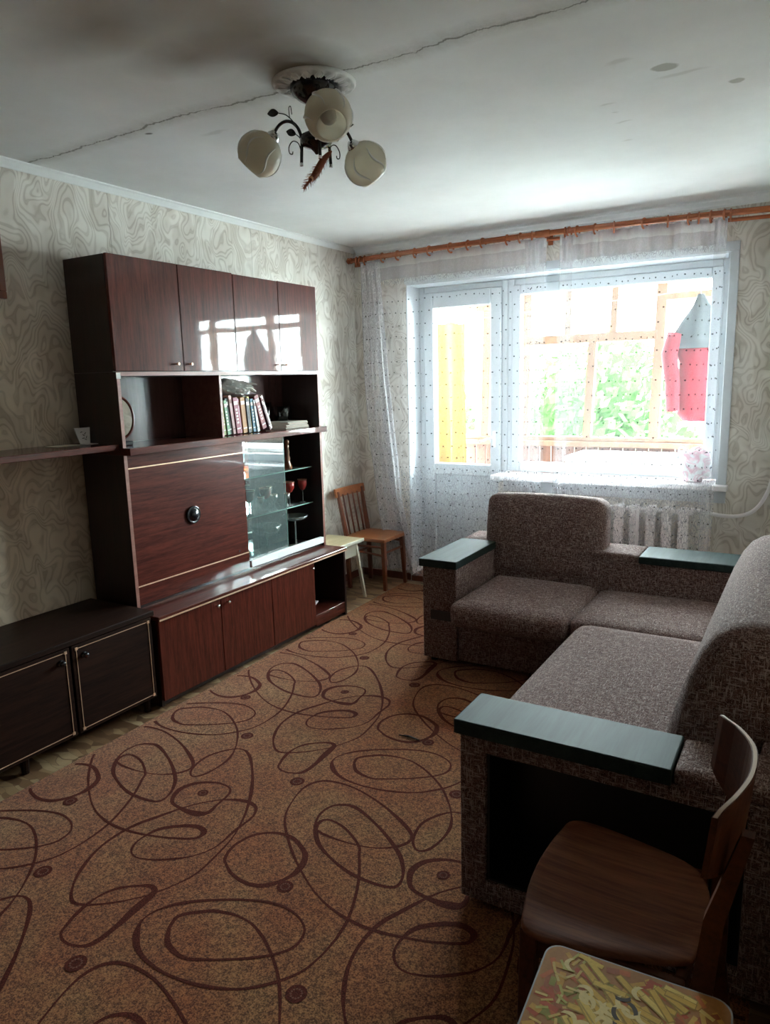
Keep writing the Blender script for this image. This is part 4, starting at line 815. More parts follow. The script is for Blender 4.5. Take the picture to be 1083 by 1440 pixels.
# ------------------------------------------------------------------ corner sofa
so = thing('corner_sofa', 'large brown tweed corner sofa with dark wooden arm pads', 'sofa', (2.3, -2.0, 0))
TW = MT['tweed']
def pillow(x0, x1, y0, y1, z0, z1, bev, seg=4, puff=.0, mat=None, div=8):
    """soft box: bevelled, subdivided and crowned"""
    bm = new(); nx = max(2, int((x1-x0)/.05)); ny = max(2, int((y1-y0)/.05)); nz = max(2, int((z1-z0)/.05))
    bmesh.ops.create_cube(bm, size=2)
    bmesh.ops.subdivide_edges(bm, edges=bm.edges[:], cuts=div, use_grid_fill=True)
    hx, hy, hz = (x1-x0)/2, (y1-y0)/2, (z1-z0)/2
    for v in bm.verts:
        # remap so that the grid is dense near the edges, then round the corners
        p = Vector([math.copysign(abs(c)**.62, c) for c in v.co])
        q = Vector((p.x*hx, p.y*hy, p.z*hz)); inn = Vector((max(min(q.x, hx-bev), -hx+bev), max(min(q.y, hy-bev), -hy+bev), max(min(q.z, hz-bev), -hz+bev)))
        d = q-inn
        if d.length > 1e-6: q = inn+d.normalized()*bev
        cx_ = (1-p.x**2)*(1-p.y**2); cy_ = (1-p.x**2)*(1-p.z**2); cz_ = (1-p.y**2)*(1-p.z**2)
        q.z += puff*cx_*(1 if p.z > 0 else -1)*abs(p.z)**3 if abs(p.z) > .3 else 0
        q.y += puff*.6*cy_*(1 if p.y > 0 else -1)*abs(p.y)**3
        q.x += puff*.6*cz_*(1 if p.x > 0 else -1)*abs(p.x)**3
        v.co = q+Vector(((x0+x1)/2, (y0+y1)/2, (z0+z1)/2))
        if mat is not None: v.co = mat @ v.co
    return bm
F0 = .030
# --- near arm (a shelf niche opens towards the camera)
AX0, AX1, AY0, AY1, AZ = 2.257, 3.20, -3.02, -2.83, .545
bm = new()
box(bm, AX0, 2.336, AY0, AY1, F0, AZ, .006, 2); box(bm, 2.990, AX1, AY0, AY1, F0, AZ, .006, 2)
box(bm, 2.330, 2.996, AY0, AY1, .498, AZ, .006, 2); box(bm, 2.330, 2.996, AY0, AY1, F0, .100, .006, 2)
obj('near_arm', bm, TW, so)
bm = new(); box(bm, 2.337, 2.989, AY1-.012, AY1-.004, .101, .497); box(bm, 2.3365, 2.343, AY0+.012, AY1-.012, .101, .497); box(bm, 2.983, 2.9895, AY0+.012, AY1-.012, .101, .497)
box(bm, 2.343, 2.983, AY0+.012, AY1-.012, .101, .107); box(bm, 2.343, 2.983, AY0+.012, AY1-.012, .491, .497)
obj('niche_lining', bm, MT['black_ply'], so)
obj('arm_pad', bx(2.244, 2.822, -3.034, -2.838, .5455, .588, .004, 2), MT['pad'], so)
obj('arm_top', pillow(2.824, AX1, -3.024, -2.834, .540, .586, .015), TW, so, True)
# --- section along the right wall
obj('base_front', bx(2.262, 2.30, AY1+.001, -1.44, F0+.005, .268, .004), TW, so)
obj('base_box', bx(2.301, 3.18, AY1+.001, -.66, F0+.02, .262), MT['black_ply'], so)
obj('seat_cushion', pillow(2.175, 2.93, -2.826, -1.518, .272, .402, .045, puff=.016), TW, so, True)
obj('seat_cushion', pillow(2.118, 2.93, -1.512, -.893, .268, .392, .035, puff=.010), TW, so, True)
obj('back_rail', bx(3.00, 3.20, AY1+.001, -.645, F0+.01, .582, .012, 2), TW, so)
# backrest on the long side: rounded wedge with a crowned top
bm = new(); profl = []
for (x, z) in [(2.735, .385), (2.750, .48), (2.775, .60), (2.806, .71), (2.838, .785), (2.870, .832), (2.910, .858), (2.955, .868), (3.01, .868), (3.06, .855), (3.095, .82), (3.105, .75), (3.09, .60), (2.998, .59), (2.995, .385)]: profl.append((x, z))
Ya, Yb = -2.765, -1.395; N = 24; rings = []
cxm, czm = 2.93, .62
for i in range(N+1):
    f = i/N; y = Ya+(Yb-Ya)*f; e = min(f, 1-f)*(Yb-Ya); rr = .045; s = 1.0 if e >= rr else 1-(1-math.sqrt(max(0, 1-((rr-e)/rr)**2)))*.16
    crown = 1+.012*math.sin(PI*f)
    rings.append([bm.verts.new((cxm+(x-cxm)*s*crown, y, czm+(z-czm)*(s*crown if z > .59 else 1))) for x, z in profl])
# finer stations near both ends
for i in range(N):
    a, b = rings[i], rings[i+1]; n = len(a)
    for k in range(n): bm.faces.new((a[k], a[(k+1) % n], b[(k+1) % n], b[k]))
bm.faces.new(rings[0]); bm.faces.new(rings[-1][::-1])
bmesh.ops.bevel(bm, geom=[e for e in bm.edges if (e.verts[0].co.y < Ya+1e-4 and e.verts[1].co.y < Ya+1e-4) or (e.verts[0].co.y > Yb-1e-4 and e.verts[1].co.y > Yb-1e-4)], offset=.018, segments=3, affect='EDGES')
obj('back_cushion', bm, TW, so, True)
# --- section under the window
obj('left_arm', bx(1.293, 1.492, -1.415, -.645, F0, .543, .006, 2), TW, so)
obj('arm_pad', bx(1.280, 1.500, -1.432, -.872, .5435, .586, .004, 2), MT['pad'], so)
obj('arm_top', pillow(1.285, 1.495, -.870, -.640, .538, .590, .015), TW, so, True)
obj('base_front', bx(1.494, 2.258, -1.398, -1.37, F0+.005, .265, .004), TW, so)
obj('base_box', bx(1.494, 2.30, -1.369, -.66, F0+.02, .262), MT['black_ply'], so)
obj('recess_strip', bx(1.345, 1.50, -1.425, -1.4155, .255, .305), MT['black_ply'], so)
obj('seat_cushion', pillow(1.500, 2.112, -1.545, -.893, .262, .400, .050, puff=.014), TW, so, True)
obj('back_rail', bx(1.494, 2.998, -.890, -.645, F0+.01, .543, .006, 2), TW, so)
obj('rail_top', pillow(1.496, 2.306, -.893, -.642, .538, .586, .012), TW, so, True)
obj('corner_pad', bx(2.310, 2.995, -.905, -.640, .5435, .584, .006, 2), MT['pad'], so)
mt = Matrix.Translation((0, -.86, .40)) @ Matrix.Rotation(-.13, 4, 'X') @ Matrix.Translation((0, .86, -.40))
bm = pillow(1.425, 2.108, -.905, -.690, .395, .862, .055, puff=.014, mat=mt); obj('back_cushion', bm, TW, so, True)
for (x, y) in ((1.34, -1.37), (1.34, -.69), (2.1, -1.33), (2.31, -2.97), (3.14, -2.97), (3.14, -.7), (2.33, -1.9), (3.1, -1.9)):
    obj('foot', tube(new(), [(x, y, .0084), (x, y, F0+.022)], .022, 12), MT['black_ply'], so)

# ------------------------------------------------------------------ small chair in the corner
def tapered(p0, p1, w0, w1):
    """square section leg between two points"""
    bm = new(); vs = []
    for p, w in ((p0, w0), (p1, w1)):
        for a, b in ((-1, -1), (1, -1), (1, 1), (-1, 1)): vs.append(bm.verts.new((p[0]+a*w[0]/2, p[1]+b*w[1]/2, p[2])))
    for f in ((0, 1, 2, 3), (7, 6, 5, 4), (0, 4, 5, 1), (1, 5, 6, 2), (2, 6, 7, 3), (3, 7, 4, 0)): bm.faces.new([vs[k] for k in f])
    bmesh.ops.bevel(bm, geom=bm.edges[:], offset=.002, segments=1, affect='EDGES')
    return bm
ch = thing('spindle_chair', 'small orange brown wooden chair with spindle back in the window corner', 'chair', (.27, -.24, 0))
sx0, sx1, sy0, sy1, sz = .10, .455, -.415, -.075, .400
obj('seat', bx(sx0, sx1, sy0, sy1, sz-.026, sz, .006, 2), MT['chairw'], ch)
fz = .0005
obj('leg', tapered((.430, -.372, .0075+.0002), (.425, -.378, sz-.026), (.024, .024), (.032, .032)), MT['chairr'], ch)
obj('leg', tapered((.440, -.090, fz), (.428, -.112, sz-.026), (.024, .024), (.032, .032)), MT['chairr'], ch)
for y in (-.395, -.095):
    lg = tapered((.135, y, fz), (.118, y, sz-.02), (.028, .024), (.032, .026)); obj('leg', lg, MT['chairr'], ch)
    obj('back_post', tapered((.118, y, sz-.004), (.058, y-.012 if y < -.2 else y+.012, .728), (.030, .026), (.020, .022)), MT['chairr'], ch)
for i in range(4):
    y = -.345+.064*i+.004
    obj('spindle', tube(new(), [(.116, y, sz-.004), (.086, y, .56), (.062, y-.002, .70)], [.0065, .0075, .0055], 8), MT['chairr'], ch, True)
bm = new(); vs = []
n = 10
for j in range(n+1):
    f = j/n; y = -.435+.385*f; bow = -.018*math.sin(PI*f)
    vs.append([bm.verts.new((.062+bow+dx-.010*(z > .7), y, z)) for dx, z in ((.009, .686), (.009, .748), (-.009, .748), (-.009, .686))])
for j in range(n):
    for k in range(4): bm.faces.new((vs[j][k], vs[j][(k+1) % 4], vs[j+1][(k+1) % 4], vs[j+1][k]))
bm.faces.new(vs[0]); bm.faces.new(vs[-1][::-1]); obj('top_rail', bm, MT['chairw'], ch)
for a, b in (((.428, -.375, .29), (.428, -.10, .29)), ((.125, -.395, .335), (.428, -.385, .335)), ((.125, -.095, .335), (.43, -.10, .335)), ((.125, -.395, .25), (.125, -.095, .25)), ((.125, -.39, .30), (.43, -.38, .27))):
    obj('stretcher', tube(new(), [a, b], .009, 8), MT['chairr'], ch)

# ------------------------------------------------------------------ cream stool beside the cabinet
st = thing('cream_stool', 'cream painted stool with splayed legs between the cabinet and the chair', 'stool', (.20, -.66, 0))
q0, q1, r0, r1 = .045, .350, -.825, -.525
obj('seat_top', bx(q0, q1, r0, r1, .412, .430, .004), MT['creamtop'], st)
obj('edge_band', frame_bm(0, 1, 0, 1, .1, 0, 1) if False else bx(q1-.001, q1+.006, r0, r1, .408, .431, .002), MT['cream'], st)
bm = new(); box(bm, q0+.04, q1-.03, r0+.035, r0+.05, .35, .4115); box(bm, q0+.04, q1-.03, r1-.05, r1-.035, .35, .4115); box(bm, q0+.035, q0+.05, r0+.05, r1-.05, .35, .4115); box(bm, q1-.045, q1-.03, r0+.05, r1-.05, .35, .4115)
obj('apron', bm, MT['cream'], st)
for (a, b, c, d) in ((q1-.045, r1-.045, .362, -.545), (q1-.045, r0+.045, .362, -.82), (q0+.045, r1-.045, .045, -.545), (q0+.045, r0+.045, .045, -.82)):
    obj('leg', tapered((c, d, fz), (a, b, .4115), (.022, .018), (.026, .022)), MT['cream'], st)
obj('stretcher', bx(.30, .318, -.79, -.57, .31, .352, .002), MT['cream'], st)

# ------------------------------------------------------------------ near chair with curved plywood back
nc = thing('plywood_chair', 'worn reddish brown chair with curved plywood back in the foreground', 'chair', (2.76, -3.29, 0))
SZ = .430
out = [(2.592, -3.150), (2.600, -3.108), (2.632, -3.090), (2.70, -3.094), (2.80, -3.112), (2.875, -3.132), (2.912, -3.160), (2.934, -3.210), (2.944, -3.27), (2.944, -3.34), (2.936, -3.41), (2.926, -3.436), (2.88, -3.462), (2.80, -3.487), (2.72, -3.508), (2.650, -3.515), (2.617, -3.498), (2.604, -3.455), (2.589, -3.38), (2.582, -3.30), (2.584, -3.21)]
out = [(p.x, p.y) for p in catmull([(a, b, 0) for a, b in out], 3, True)]
bm = new(); ctr = Vector((2.77, -3.30)); levels = []
for s, dz in ((.965, -.016), (1.0, -.011), (1.0, -.004), (.975, 0)):
    levels.append([bm.verts.new((ctr.x+(x-ctr.x)*s, ctr.y+(y-ctr.y)*s, SZ+dz)) for x, y in out])
for s in (.85, .65, .4, .15): levels.append([bm.verts.new((ctr.x+(x-ctr.x)*s, ctr.y+(y-ctr.y)*s, SZ-.010*(1-s)**.8)) for x, y in out])
n = len(out)
for i in range(len(levels)-1):
    for k in range(n): bm.faces.new((levels[i][k], levels[i][(k+1) % n], levels[i+1][(k+1) % n], levels[i+1][k]))
bm.faces.new(levels[0]); bm.faces.new(levels[-1][::-1]); obj('seat', bm, MT['seatw'], nc, True)
bm = new(); box(bm, 2.625, 2.925, -3.485, -3.465, .352, SZ-.017, .003); box(bm, 2.625, 2.925, -3.142, -3.122, .352, SZ-.017, .003); box(bm, 2.610, 2.632, -3.465, -3.142, .352, SZ-.017, .003); box(bm, 2.905, 2.925, -3.465, -3.142, .352, SZ-.017, .003)
obj('seat_frame', bm, MT['plyback'], nc)
for (a, b, c, d) in ((2.628, -3.475, 2.618, -3.490), (2.628, -3.135, 2.618, -3.120)):
    obj('leg', tapered((c, d, CT+.0006), (a, b, SZ-.018), (.024, .024), (.036, .034)), MT['plyback'], nc)
for y, tx in ((-3.470, 3.012), (-3.150, 2.984)):
    bm = new(); P = [(2.985, y, CT+.0006, .026), (2.955, y, .22, .034), (2.953, y, .40, .038), (2.962+(tx-3.0)*.4, y, .56, .034), (tx, y, .745, .020)]; R_ = []
    for (x, yy, z, w) in P: R_.append([bm.verts.new((x+a*w/2, yy+b*.012, z)) for a, b in ((-1, -1), (1, -1), (1, 1), (-1, 1))])
    for i in range(4):
        for k in range(4): bm.faces.new((R_[i][k], R_[i][(k+1) % 4], R_[i+1][(k+1) % 4], R_[i+1][k]))
    bm.faces.new(R_[0]); bm.faces.new(R_[-1][::-1]); obj('leg', bm, MT['plyback'], nc)
# curved back
def arc(f, z):
    y = -3.520+.410*f
    xs = [2.958, 2.982, 2.998, 3.002, 2.994, 2.965, 2.926]; g = min(f*6, 5.9999); i = int(g); q = g-i
    p0, p1, p2, p3 = xs[max(i-1, 0)], xs[i], xs[i+1], xs[min(i+2, 6)]
    x = .5*(2*p1+(p2-p0)*q+(2*p0-5*p1+4*p2-p3)*q*q+(3*p1-p0-3*p2+p3)*q**3)
    return Vector((x+(z-.80)*.10, y, z))
bm = new(); NN = 20; lay = []
for f in [i/NN for i in range(NN+1)]:
    zt = .800-.012*(abs(2*f-1)**4); zb = .640+.03*(abs(2*f-1)**4); row = []
    for z, dx in ((zb, 0), (zb+.05, 0), (zt-.04, 0), (zt, 0), (zt, .011), (zt-.04, .011), (zb+.05, .011), (zb, .011)):
        row.append(bm.verts.new(arc(f, z)+Vector((dx, 0, 0))))
    lay.append(row)
for i in range(NN):
    for k in range(8): bm.faces.new((lay[i][k], lay[i][(k+1) % 8], lay[i+1][(k+1) % 8], lay[i+1][k]))
bm.faces.new(lay[0]); bm.faces.new(lay[-1][::-1]); obj('backrest', bm, MT['plyback'], nc)
ed = new(); lay = []
for f in [i/NN for i in range(NN+1)]:
    zt = .800-.012*(abs(2*f-1)**4)+.0006; lay.append([ed.verts.new(arc(f, zt)+Vector((dx, 0, dz))) for dx, dz in ((.002, 0), (.009, 0), (.009, .001), (.002, .001))])
for i in range(NN):
    for k in range(4): ed.faces.new((lay[i][k], lay[i][(k+1) % 4], lay[i+1][(k+1) % 4], lay[i+1][k]))
obj('plywood_edge', ed, plain('raw_plywood_edge', (.42, .27, .17), .6), nc, label='pale layered plywood edge')
for z in (.16,): obj('stretcher', tube(new(), [(2.620, -3.48, z), (2.955, -3.47, z)], .009, 8), MT['plyback'], nc); obj('stretcher', tube(new(), [(2.620, -3.13, z), (2.955, -3.14, z)], .009, 8), MT['plyback'], nc)

# ------------------------------------------------------------------ foreground stool with printed pasta top
ns = thing('printed_stool', 'square stool with a glossy pasta picture on top at the bottom edge', 'stool', (2.855, -3.70, 0))
NZ = .45
rm = Matrix.Translation((2.857, -3.690, 0)) @ Matrix.Rotation(.055, 4, 'Z'); hw = .162
def rr_poly(hw, r, n=6):
    out = []
    for cx_, cy_, a0 in ((hw-r, hw-r, 0), (-hw+r, hw-r, PI/2), (-hw+r, -hw+r, PI), (hw-r, -hw+r, 1.5*PI)):
        for k in range(n+1): a = a0+PI/2*k/n; out.append((cx_+r*math.cos(a), cy_+r*math.sin(a)))
    return out
bm = prism(new(), rr_poly(hw, .03), 'z', NZ-.020, NZ-.002); bmesh.ops.transform(bm, matrix=rm, verts=bm.verts); obj('seat_board', bm, plain('grey_board_edge', (.20, .18, .16), .5), ns)
obj('apron', box(new(), -.125, .125, -.125, .125, NZ-.08, NZ-.0205, mat=rm), MT['cream'], ns)
for a in (-1, 1):
    for b in (-1, 1):
        p0 = rm @ Vector((a*.135, b*.135, 0)); p1 = rm @ Vector((a*.115, b*.115, 0))
        obj('leg', tapered((p0.x, p0.y, CT+.0006), (p1.x, p1.y, NZ-.081), (.026, .026), (.034, .034)), MT['cream'], ns)
# flat print
bm = new(); cl_ = bm.loops.layers.float_color.new('Col'); r2 = random.Random(3)
def face(pts, z, col):
    f = bm.faces.new([bm.verts.new(rm @ Vector((x, y, z))) for x, y in pts])
    for l in f.loops: l[cl_] = (*col, 1)
face(rr_poly(hw-.003, .028), NZ-.0018, (.40, .20, .07))
def clip_ok(x, y, m=.012): return abs(x) < hw-m and abs(y) < hw-m and not (abs(x) > hw-.03 and abs(y) > hw-.03)
cnt = 0
def piece(x, y, a, L, w, col, bend=0):
    global cnt
    pts = []; n = 6
    for s in (1, -1):
        for k in range(n+1):
            u = (-1+2*k/n)*s; xx = u*L/2; yy = s*w/2+bend*(u*u)
            pts.append((xx, yy))
    P = [(x+px_*math.cos(a)-py_*math.sin(a), y+px_*math.sin(a)+py_*math.cos(a)) for px_, py_ in pts]
    if not all(clip_ok(p, q, .004) for p, q in P): return
    cnt += 1
    if bend:
        for k in range(n):
            face([P[k], P[k+1], P[2*n-k], P[2*n+1-k]], NZ-.0016+cnt*1.2e-6, col)
    else: face(P, NZ-.0016+cnt*1.2e-6, col)
for i in range(260):
    x, y = r2.uniform(-hw, hw), r2.uniform(-hw, hw)
    col = r2.choice([(.45, .10, .04), (.52, .16, .05), (.30, .30, .06), (.60, .36, .08), (.36, .12, .05)])
    piece(x, y, r2.uniform(0, PI), r2.uniform(.02, .035), r2.uniform(.008, .014), col)
for i in range(230):
    x, y = r2.uniform(-hw, hw), r2.uniform(-hw, hw)
    left = x < -.08
    if left: piece(x, y, r2.uniform(0, PI), .022, .005, r2.choice([(.72, .62, .30), (.66, .50, .18), (.50, .50, .16)]))
    elif x > .09: piece(x, y, r2.uniform(0, PI), .026, .008, r2.choice([(.60, .20, .07), (.62, .42, .12), (.70, .55, .22), (.30, .06, .03)]))
    else:
        a = r2.uniform(2.2, 3.2); L = r2.uniform(.05, .07); w = .015
        c = r2.choice([(.72, .54, .12), (.66, .46, .09), (.78, .62, .20)])
        piece(x, y, a, L, w, tuple(k*.55 for k in c)); piece(x, y+.001, a, L-.003, w-.005, c)
for i in range(26):
    x, y = r2.gauss(-.03, .035), r2.gauss(.02, .04)
    piece(x, y, r2.uniform(0, 2*PI), .030, .009, (.78, .70, .42), bend=.010)
for (x, y, a) in ((-.01, .085, .3), (-.02, .05, -1.2), (-.015, .02, 1.3), (.01, .075, 2.2), (.03, -.03, .5), (.0, -.05, 2.)):
    piece(x, y, a, .026, .008, (.07, .055, .05), bend=.004)
obj('printed_top', bm, m_attr('pasta_print', .5), ns, recalc=False)

# ------------------------------------------------------------------ curtain rod and curtains
RY, RZ = -.12, 2.392
rod = thing('curtain_rod', 'long orange brown wooden curtain rod with ball finial under the ceiling', 'curtain rod', (1.6, RY, RZ))
def rz(x): return RZ+.022*math.sin(PI*min(max(x/2.9, 0), 1))-.006*x/2.8
rp_pts = [(.06+3.1*i/16, RY, rz(.06+3.1*i/16)) for i in range(17)]
obj('pole', tube(new(), rp_pts, .0175, 14), MT['rodw'], rod, True)
obj('second_pole', tube(new(), [(p[0], RY+.05, p[2]-.030) for p in rp_pts], .011, 10), MT['rodw'], rod, True)
fm = Matrix.Translation((.06, RY, rz(.06))) @ Matrix.Rotation(-PI/2, 4, 'Y')
obj('finial', lathe_closed([(.018, -.004), (.022, 0), (.022, .006), (.012, .010), (.020, .018), (.022, .026), (.014, .036), (.005, .044), (.002, .048)], 16, mat=fm), MT['rodw'], rod, True)
for x in (.10, 1.515, 3.1):
    bm = new(); box(bm, x-.012, x+.012, RY-.004, -.0006, rz(x)-.030, rz(x)-.014, .002); box(bm, x-.016, x+.016, -.012, -.0008, rz(x)-.055, rz(x)+.02, .003)
    obj('bracket', bm, MT['rodw'], rod)
obj('joint_sleeve', tube(new(), [(1.455, RY, rz(1.455)), (1.545, RY, rz(1.545))], .022, 14), MT['rodw'], rod, True)
wc = root_mesh('paper_ball', xlathe([(.001, -.004), (.010, 0), (.017, .008), (.018, .018), (.012, .028), (.001, .032)], .03, -.05, 2.425, 14) if False else lathe_closed([(.002, 2.402), (.014, 2.407), (.020, 2.418), (.018, 2.432), (.008, 2.442)], 12, cx=.045, cy=-.035), MT['white'], 'round white cap in the corner above the rod end', 'cap', smooth=True)
torus = tube(new(), [(0, .030*math.cos(a), .030*math.sin(a)) for a in [2*PI*k/18 for k in range(18)]], .0058, 8, True)
ring_me = bpy.data.meshes.new('ring'); torus.to_mesh(ring_me); torus.free(); ring_me.materials.append(MT['rodw'])
for p in ring_me.polygons: p.use_smooth = True
def rings(parent, xs):
    for x in xs:
        o = bpy.data.objects.new('ring', ring_me); COL.objects.link(o); o.parent = parent
        o.location = Vector((x, RY, rz(x)-.011))-Vector(parent.location); o.rotation_euler = (0, 0, rnd.uniform(-.3, .3))
def curtain_mesh(name, xf, yf, ztop, zbot, nu, nv, width, m, parent):
    bm = new(); uvl = bm.loops.layers.uv.new('UVMap')
    g = []; U = []
    for j in range(nv+1):
        v = j/nv; row = []
        for i in range(nu+1):
            u = i/nu; x = xf(u, v); zt = ztop(x); zb = zbot(u)
            row.append((bm.verts.new((x, yf(u, v), zt+(zb-zt)*v)), (u*width, zt+(zb-zt)*v)))
        g.append(row)
    for j in range(nv):
        for i in range(nu):
            q = [g[j][i], g[j][i+1], g[j+1][i+1], g[j+1][i]]
            f = bm.faces.new([a[0] for a in q])
            for l, a in zip(f.loops, q): l[uvl].uv = a[1]
    return obj(name, bm, m, parent, True, recalc=False)
def lerp_tab(tab, v):
    for (a, x), (b, y) in zip(tab, tab[1:]):
        if v <= b: return x+(y-x)*(v-a)/(b-a)
    return tab[-1][1]
ztop = lambda x: rz(x)-.036
cl1 = thing('tulle_curtain', 'left sheer white tulle curtain in front of the balcony door', 'curtain', (.83, RY, 2.35), 'tulle curtains on the rod')
Lt = [(0, .149), (.56, .165), (.78, .215), (1, .31)]; Rt = [(0, 1.520), (1, 1.505)]
Rz = random.Random(5); ph = [Rz.uniform(0, 6) for _ in range(6)]
def xfl(u, v):
    a, b = lerp_tab(Lt, v), lerp_tab(Rt, v); return a+(b-a)*u+.012*math.sin(u*55+ph[0])*(.5+.5*v)
def yfl(u, v):
    w = .016*math.sin(u*62+1.2*math.sin(u*9+ph[1]))+.012*math.sin(u*29+ph[2]+.6*v)*(.4+v)
    back = .055*max(0, 1-u*2.2)*min(1, max(0, (v-.35)/.3))
    return RY+.0+w*(.7+.3*v)+back
def zbl(u): return .075+.012*math.sin(u*30)+.03*max(0, .3-u)
curtain_mesh('tulle_panel', xfl, yfl, ztop, zbl, 260, 40, 2.6, MT['tulle'], cl1)
# heading tape with gathered edge
curtain_mesh('heading_tape', lambda u, v: xfl(u, 0), lambda u, v: yfl(u, 0)-.002, lambda x: ztop(x)+.012, lambda u: ztop(xfl(u, 0))-.045, 260, 2, 2.6, MT['tulle2'], cl1)
# folded back edge on the left
Lf = [(0, .152), (.56, .168), (.78, .220), (1, .315)]; Rf = [(0, .300), (.4, .37), (.75, .435), (1, .565)]
curtain_mesh('folded_edge', lambda u, v: lerp_tab(Lf, v)+(lerp_tab(Rf, v)-lerp_tab(Lf, v))*u, lambda u, v: yfl(u*.2, v)-.012-.010*math.sin(u*24+v), ztop, lambda u: .10, 60, 40, .7, MT['tulle3'], cl1)
curtain_mesh('folded_edge', lambda u, v: 1.39+.12*u+.008*math.sin(9*v), lambda u, v: RY-.02+.012*math.sin(u*14), ztop, lambda u: .09, 24, 30, .35, MT['tulle'], cl1)
xs_px = [62, 75, 88, 148, 196, 244, 285, 340, 384, 418, 474, 500]
import_x = [.105, .14, .175, .325, .45, .585, .70, .86, .99, 1.095, 1.265, 1.355, 1.43]
rings(cl1, import_x)
cl2 = thing('tulle_curtain', 'right sheer white tulle curtain hanging before the wide window', 'curtain', (2.08, RY, 2.35), 'tulle curtains on the rod')
Lt2 = [(0, 1.622), (1, 1.585)]; Rt2 = [(0, 2.555), (.7, 2.565), (1, 2.555)]
def xfr(u, v): a, b = lerp_tab(Lt2, v), lerp_tab(Rt2, v); return a+(b-a)*u+.006*math.sin(u*40+ph[3])
def yfr(u, v): return RY+.015*math.sin(u*58+1.5*math.sin(u*8+ph[4]))*(1-.3*v)+.010*math.sin(u*23+ph[5]+v)
curtain_mesh('tulle_panel', xfr, yfr, ztop, lambda u: .08, 240, 40, 2.0, MT['tulle'], cl2)
curtain_mesh('heading_tape', lambda u, v: xfr(u, 0), lambda u, v: yfr(u, 0)-.002, lambda x: ztop(x)+.012, lambda u: ztop(xfr(u, 0))-.05, 240, 2, 2.0, MT['tulle2'], cl2)
for a, b in ((1.63, .07), (2.50, .06)):
    curtain_mesh('folded_edge', lambda u, v, a=a, b=b: a-.03*v*(a < 2)+b*u, lambda u, v: RY-.022+.008*math.sin(u*9), ztop, lambda u: .09, 16, 30, .2, MT['tulle'], cl2)
rings(cl2, [1.645, 1.67, 1.72, 1.83, 1.94, 2.115, 2.245, 2.36, 2.41, 2.475, 2.545, 2.575])

# ------------------------------------------------------------------ radiator and pipe
ra = thing('radiator', 'white ribbed cast iron radiator under the window sill', 'radiator', (2.05, -.065, .2))
pit_ = .0965
sec = new()
tube(sec, [(0, 0, .24), (0, 0, .66)], .018, 10)
box(sec, -.032, .032, -.042, .030, .20, .245, .015, 2); box(sec, -.032, .032, -.042, .030, .655, .715, .018, 2)
box(sec, -.0305, .0305, -.044, -.034, .23, .69, .006, 2)
me0 = None
for i in range(9):
    x = 2.406-pit_*i
    if me0 is None:
        o = obj('section', sec, MT['white'], ra, True, local=True); me0 = o
    else: o = me0.copy(); COL.objects.link(o); o.parent = ra
    o.location = (x-2.05, 0, -.2)
bm = new(); tube(bm, [(1.60, -.065, .685), (2.46, -.065, .685)], .016, 10); tube(bm, [(1.60, -.065, .225), (2.46, -.065, .225)], .016, 10); obj('header', bm, MT['white'], ra, True)
pts = catmull([(2.44, -.06, .706), (2.53, -.06, .690), (2.61, -.06, .678), (2.691, -.06, .680), (2.758, -.06, .702), (2.804, -.06, .744), (2.837, -.06, .805), (2.859, -.06, .873), (2.872, -.055, .98), (2.88, -.05, 1.2), (2.88, -.05, 1.6), (2.88, -.05, 2.44)], 4)
root_mesh('heating_pipe', tube(new(), pts, .0115, 10), MT['white'], 'white curved heating pipe rising right of the radiator', 'pipe', smooth=True)

# ------------------------------------------------------------------ bag on the sill
bm = new(); bmesh.ops.create_icosphere(bm, subdivisions=4, radius=1)
for v in bm.verts:
    n = math.sin(v.co.x*5+v.co.z*7)*.10+math.sin(v.co.y*9+v.co.x*4)*.07+math.sin(v.co.z*11)*.05
    s = 1+n; z = max(v.co.z*s*.11+.955, .8588); v.co = Vector((2.42+v.co.x*s*.105, .065+v.co.y*s*.06, z))
t = NT('pink_white_plastic'); c = t.coord(); t.P(Base_Color=t.ramp(t.noise(c, 12, 2, dist=1.5), [(.42, (.80, .80, .80)), (.52, (.78, .42, .50)), (.60, (.82, .80, .80))], 'LINEAR'), Roughness=.35)
pbg = thing('plastic_bag', 'crumpled pink and white plastic bag at the right end of the sill', 'bag', (2.42, .06, .8585))
obj('body', bm, t.m, pbg, True)
bm = new()
for a, x in ((.3, 2.355), (-.2, 2.445)):
    bm2 = catmull([(x-.02, .05, 1.00), (x-.015, .05, 1.06), (x+.01, .055, 1.075), (x+.03, .06, 1.03), (x+.035, .06, .99)], 4); tube(bm, bm2, .006, 6)
obj('handle', bm, t.m, pbg, True)

# ------------------------------------------------------------------ chandelier
AX, AY = 1.556, -2.615
chd = thing('chandelier', 'black wrought iron chandelier with three frosted glass globes on the ceiling', 'chandelier', (AX, AY, H))
ros = thing('ceiling_rosette', 'white ornate plaster rosette on the ceiling around the chandelier cup', 'rosette', (AX, AY, H-.0005))
def ripz(j, a): return 0
bm = new(); prof = [(.138, H-.0005), (.138, H-.006), (.132, H-.011), (.125, H-.006), (.112, H-.011), (.098, H-.014), (.086, H-.012), (.081, H-.0005)]
n = 96; rg = []
for j, (r, z) in enumerate(prof):
    row = []
    for k in range(n):
        a = 2*PI*k/n; m_ = .0045*math.cos(16*a+(.5 if j % 2 else 0)) if 2 < j < 7 else 0
        rr = r*(1+(.012*math.cos(16*a) if j in (2, 3, 4) else 0)); row.append(bm.verts.new((AX+rr*math.cos(a), AY+rr*math.sin(a), z-m_)))
    rg.append(row)
for i in range(len(rg)-1):
    for k in range(n): bm.faces.new((rg[i][k], rg[i][(k+1) % n], rg[i+1][(k+1) % n], rg[i+1][k]))
obj('plaster_ring', bm, MT['foam'], ros, True)
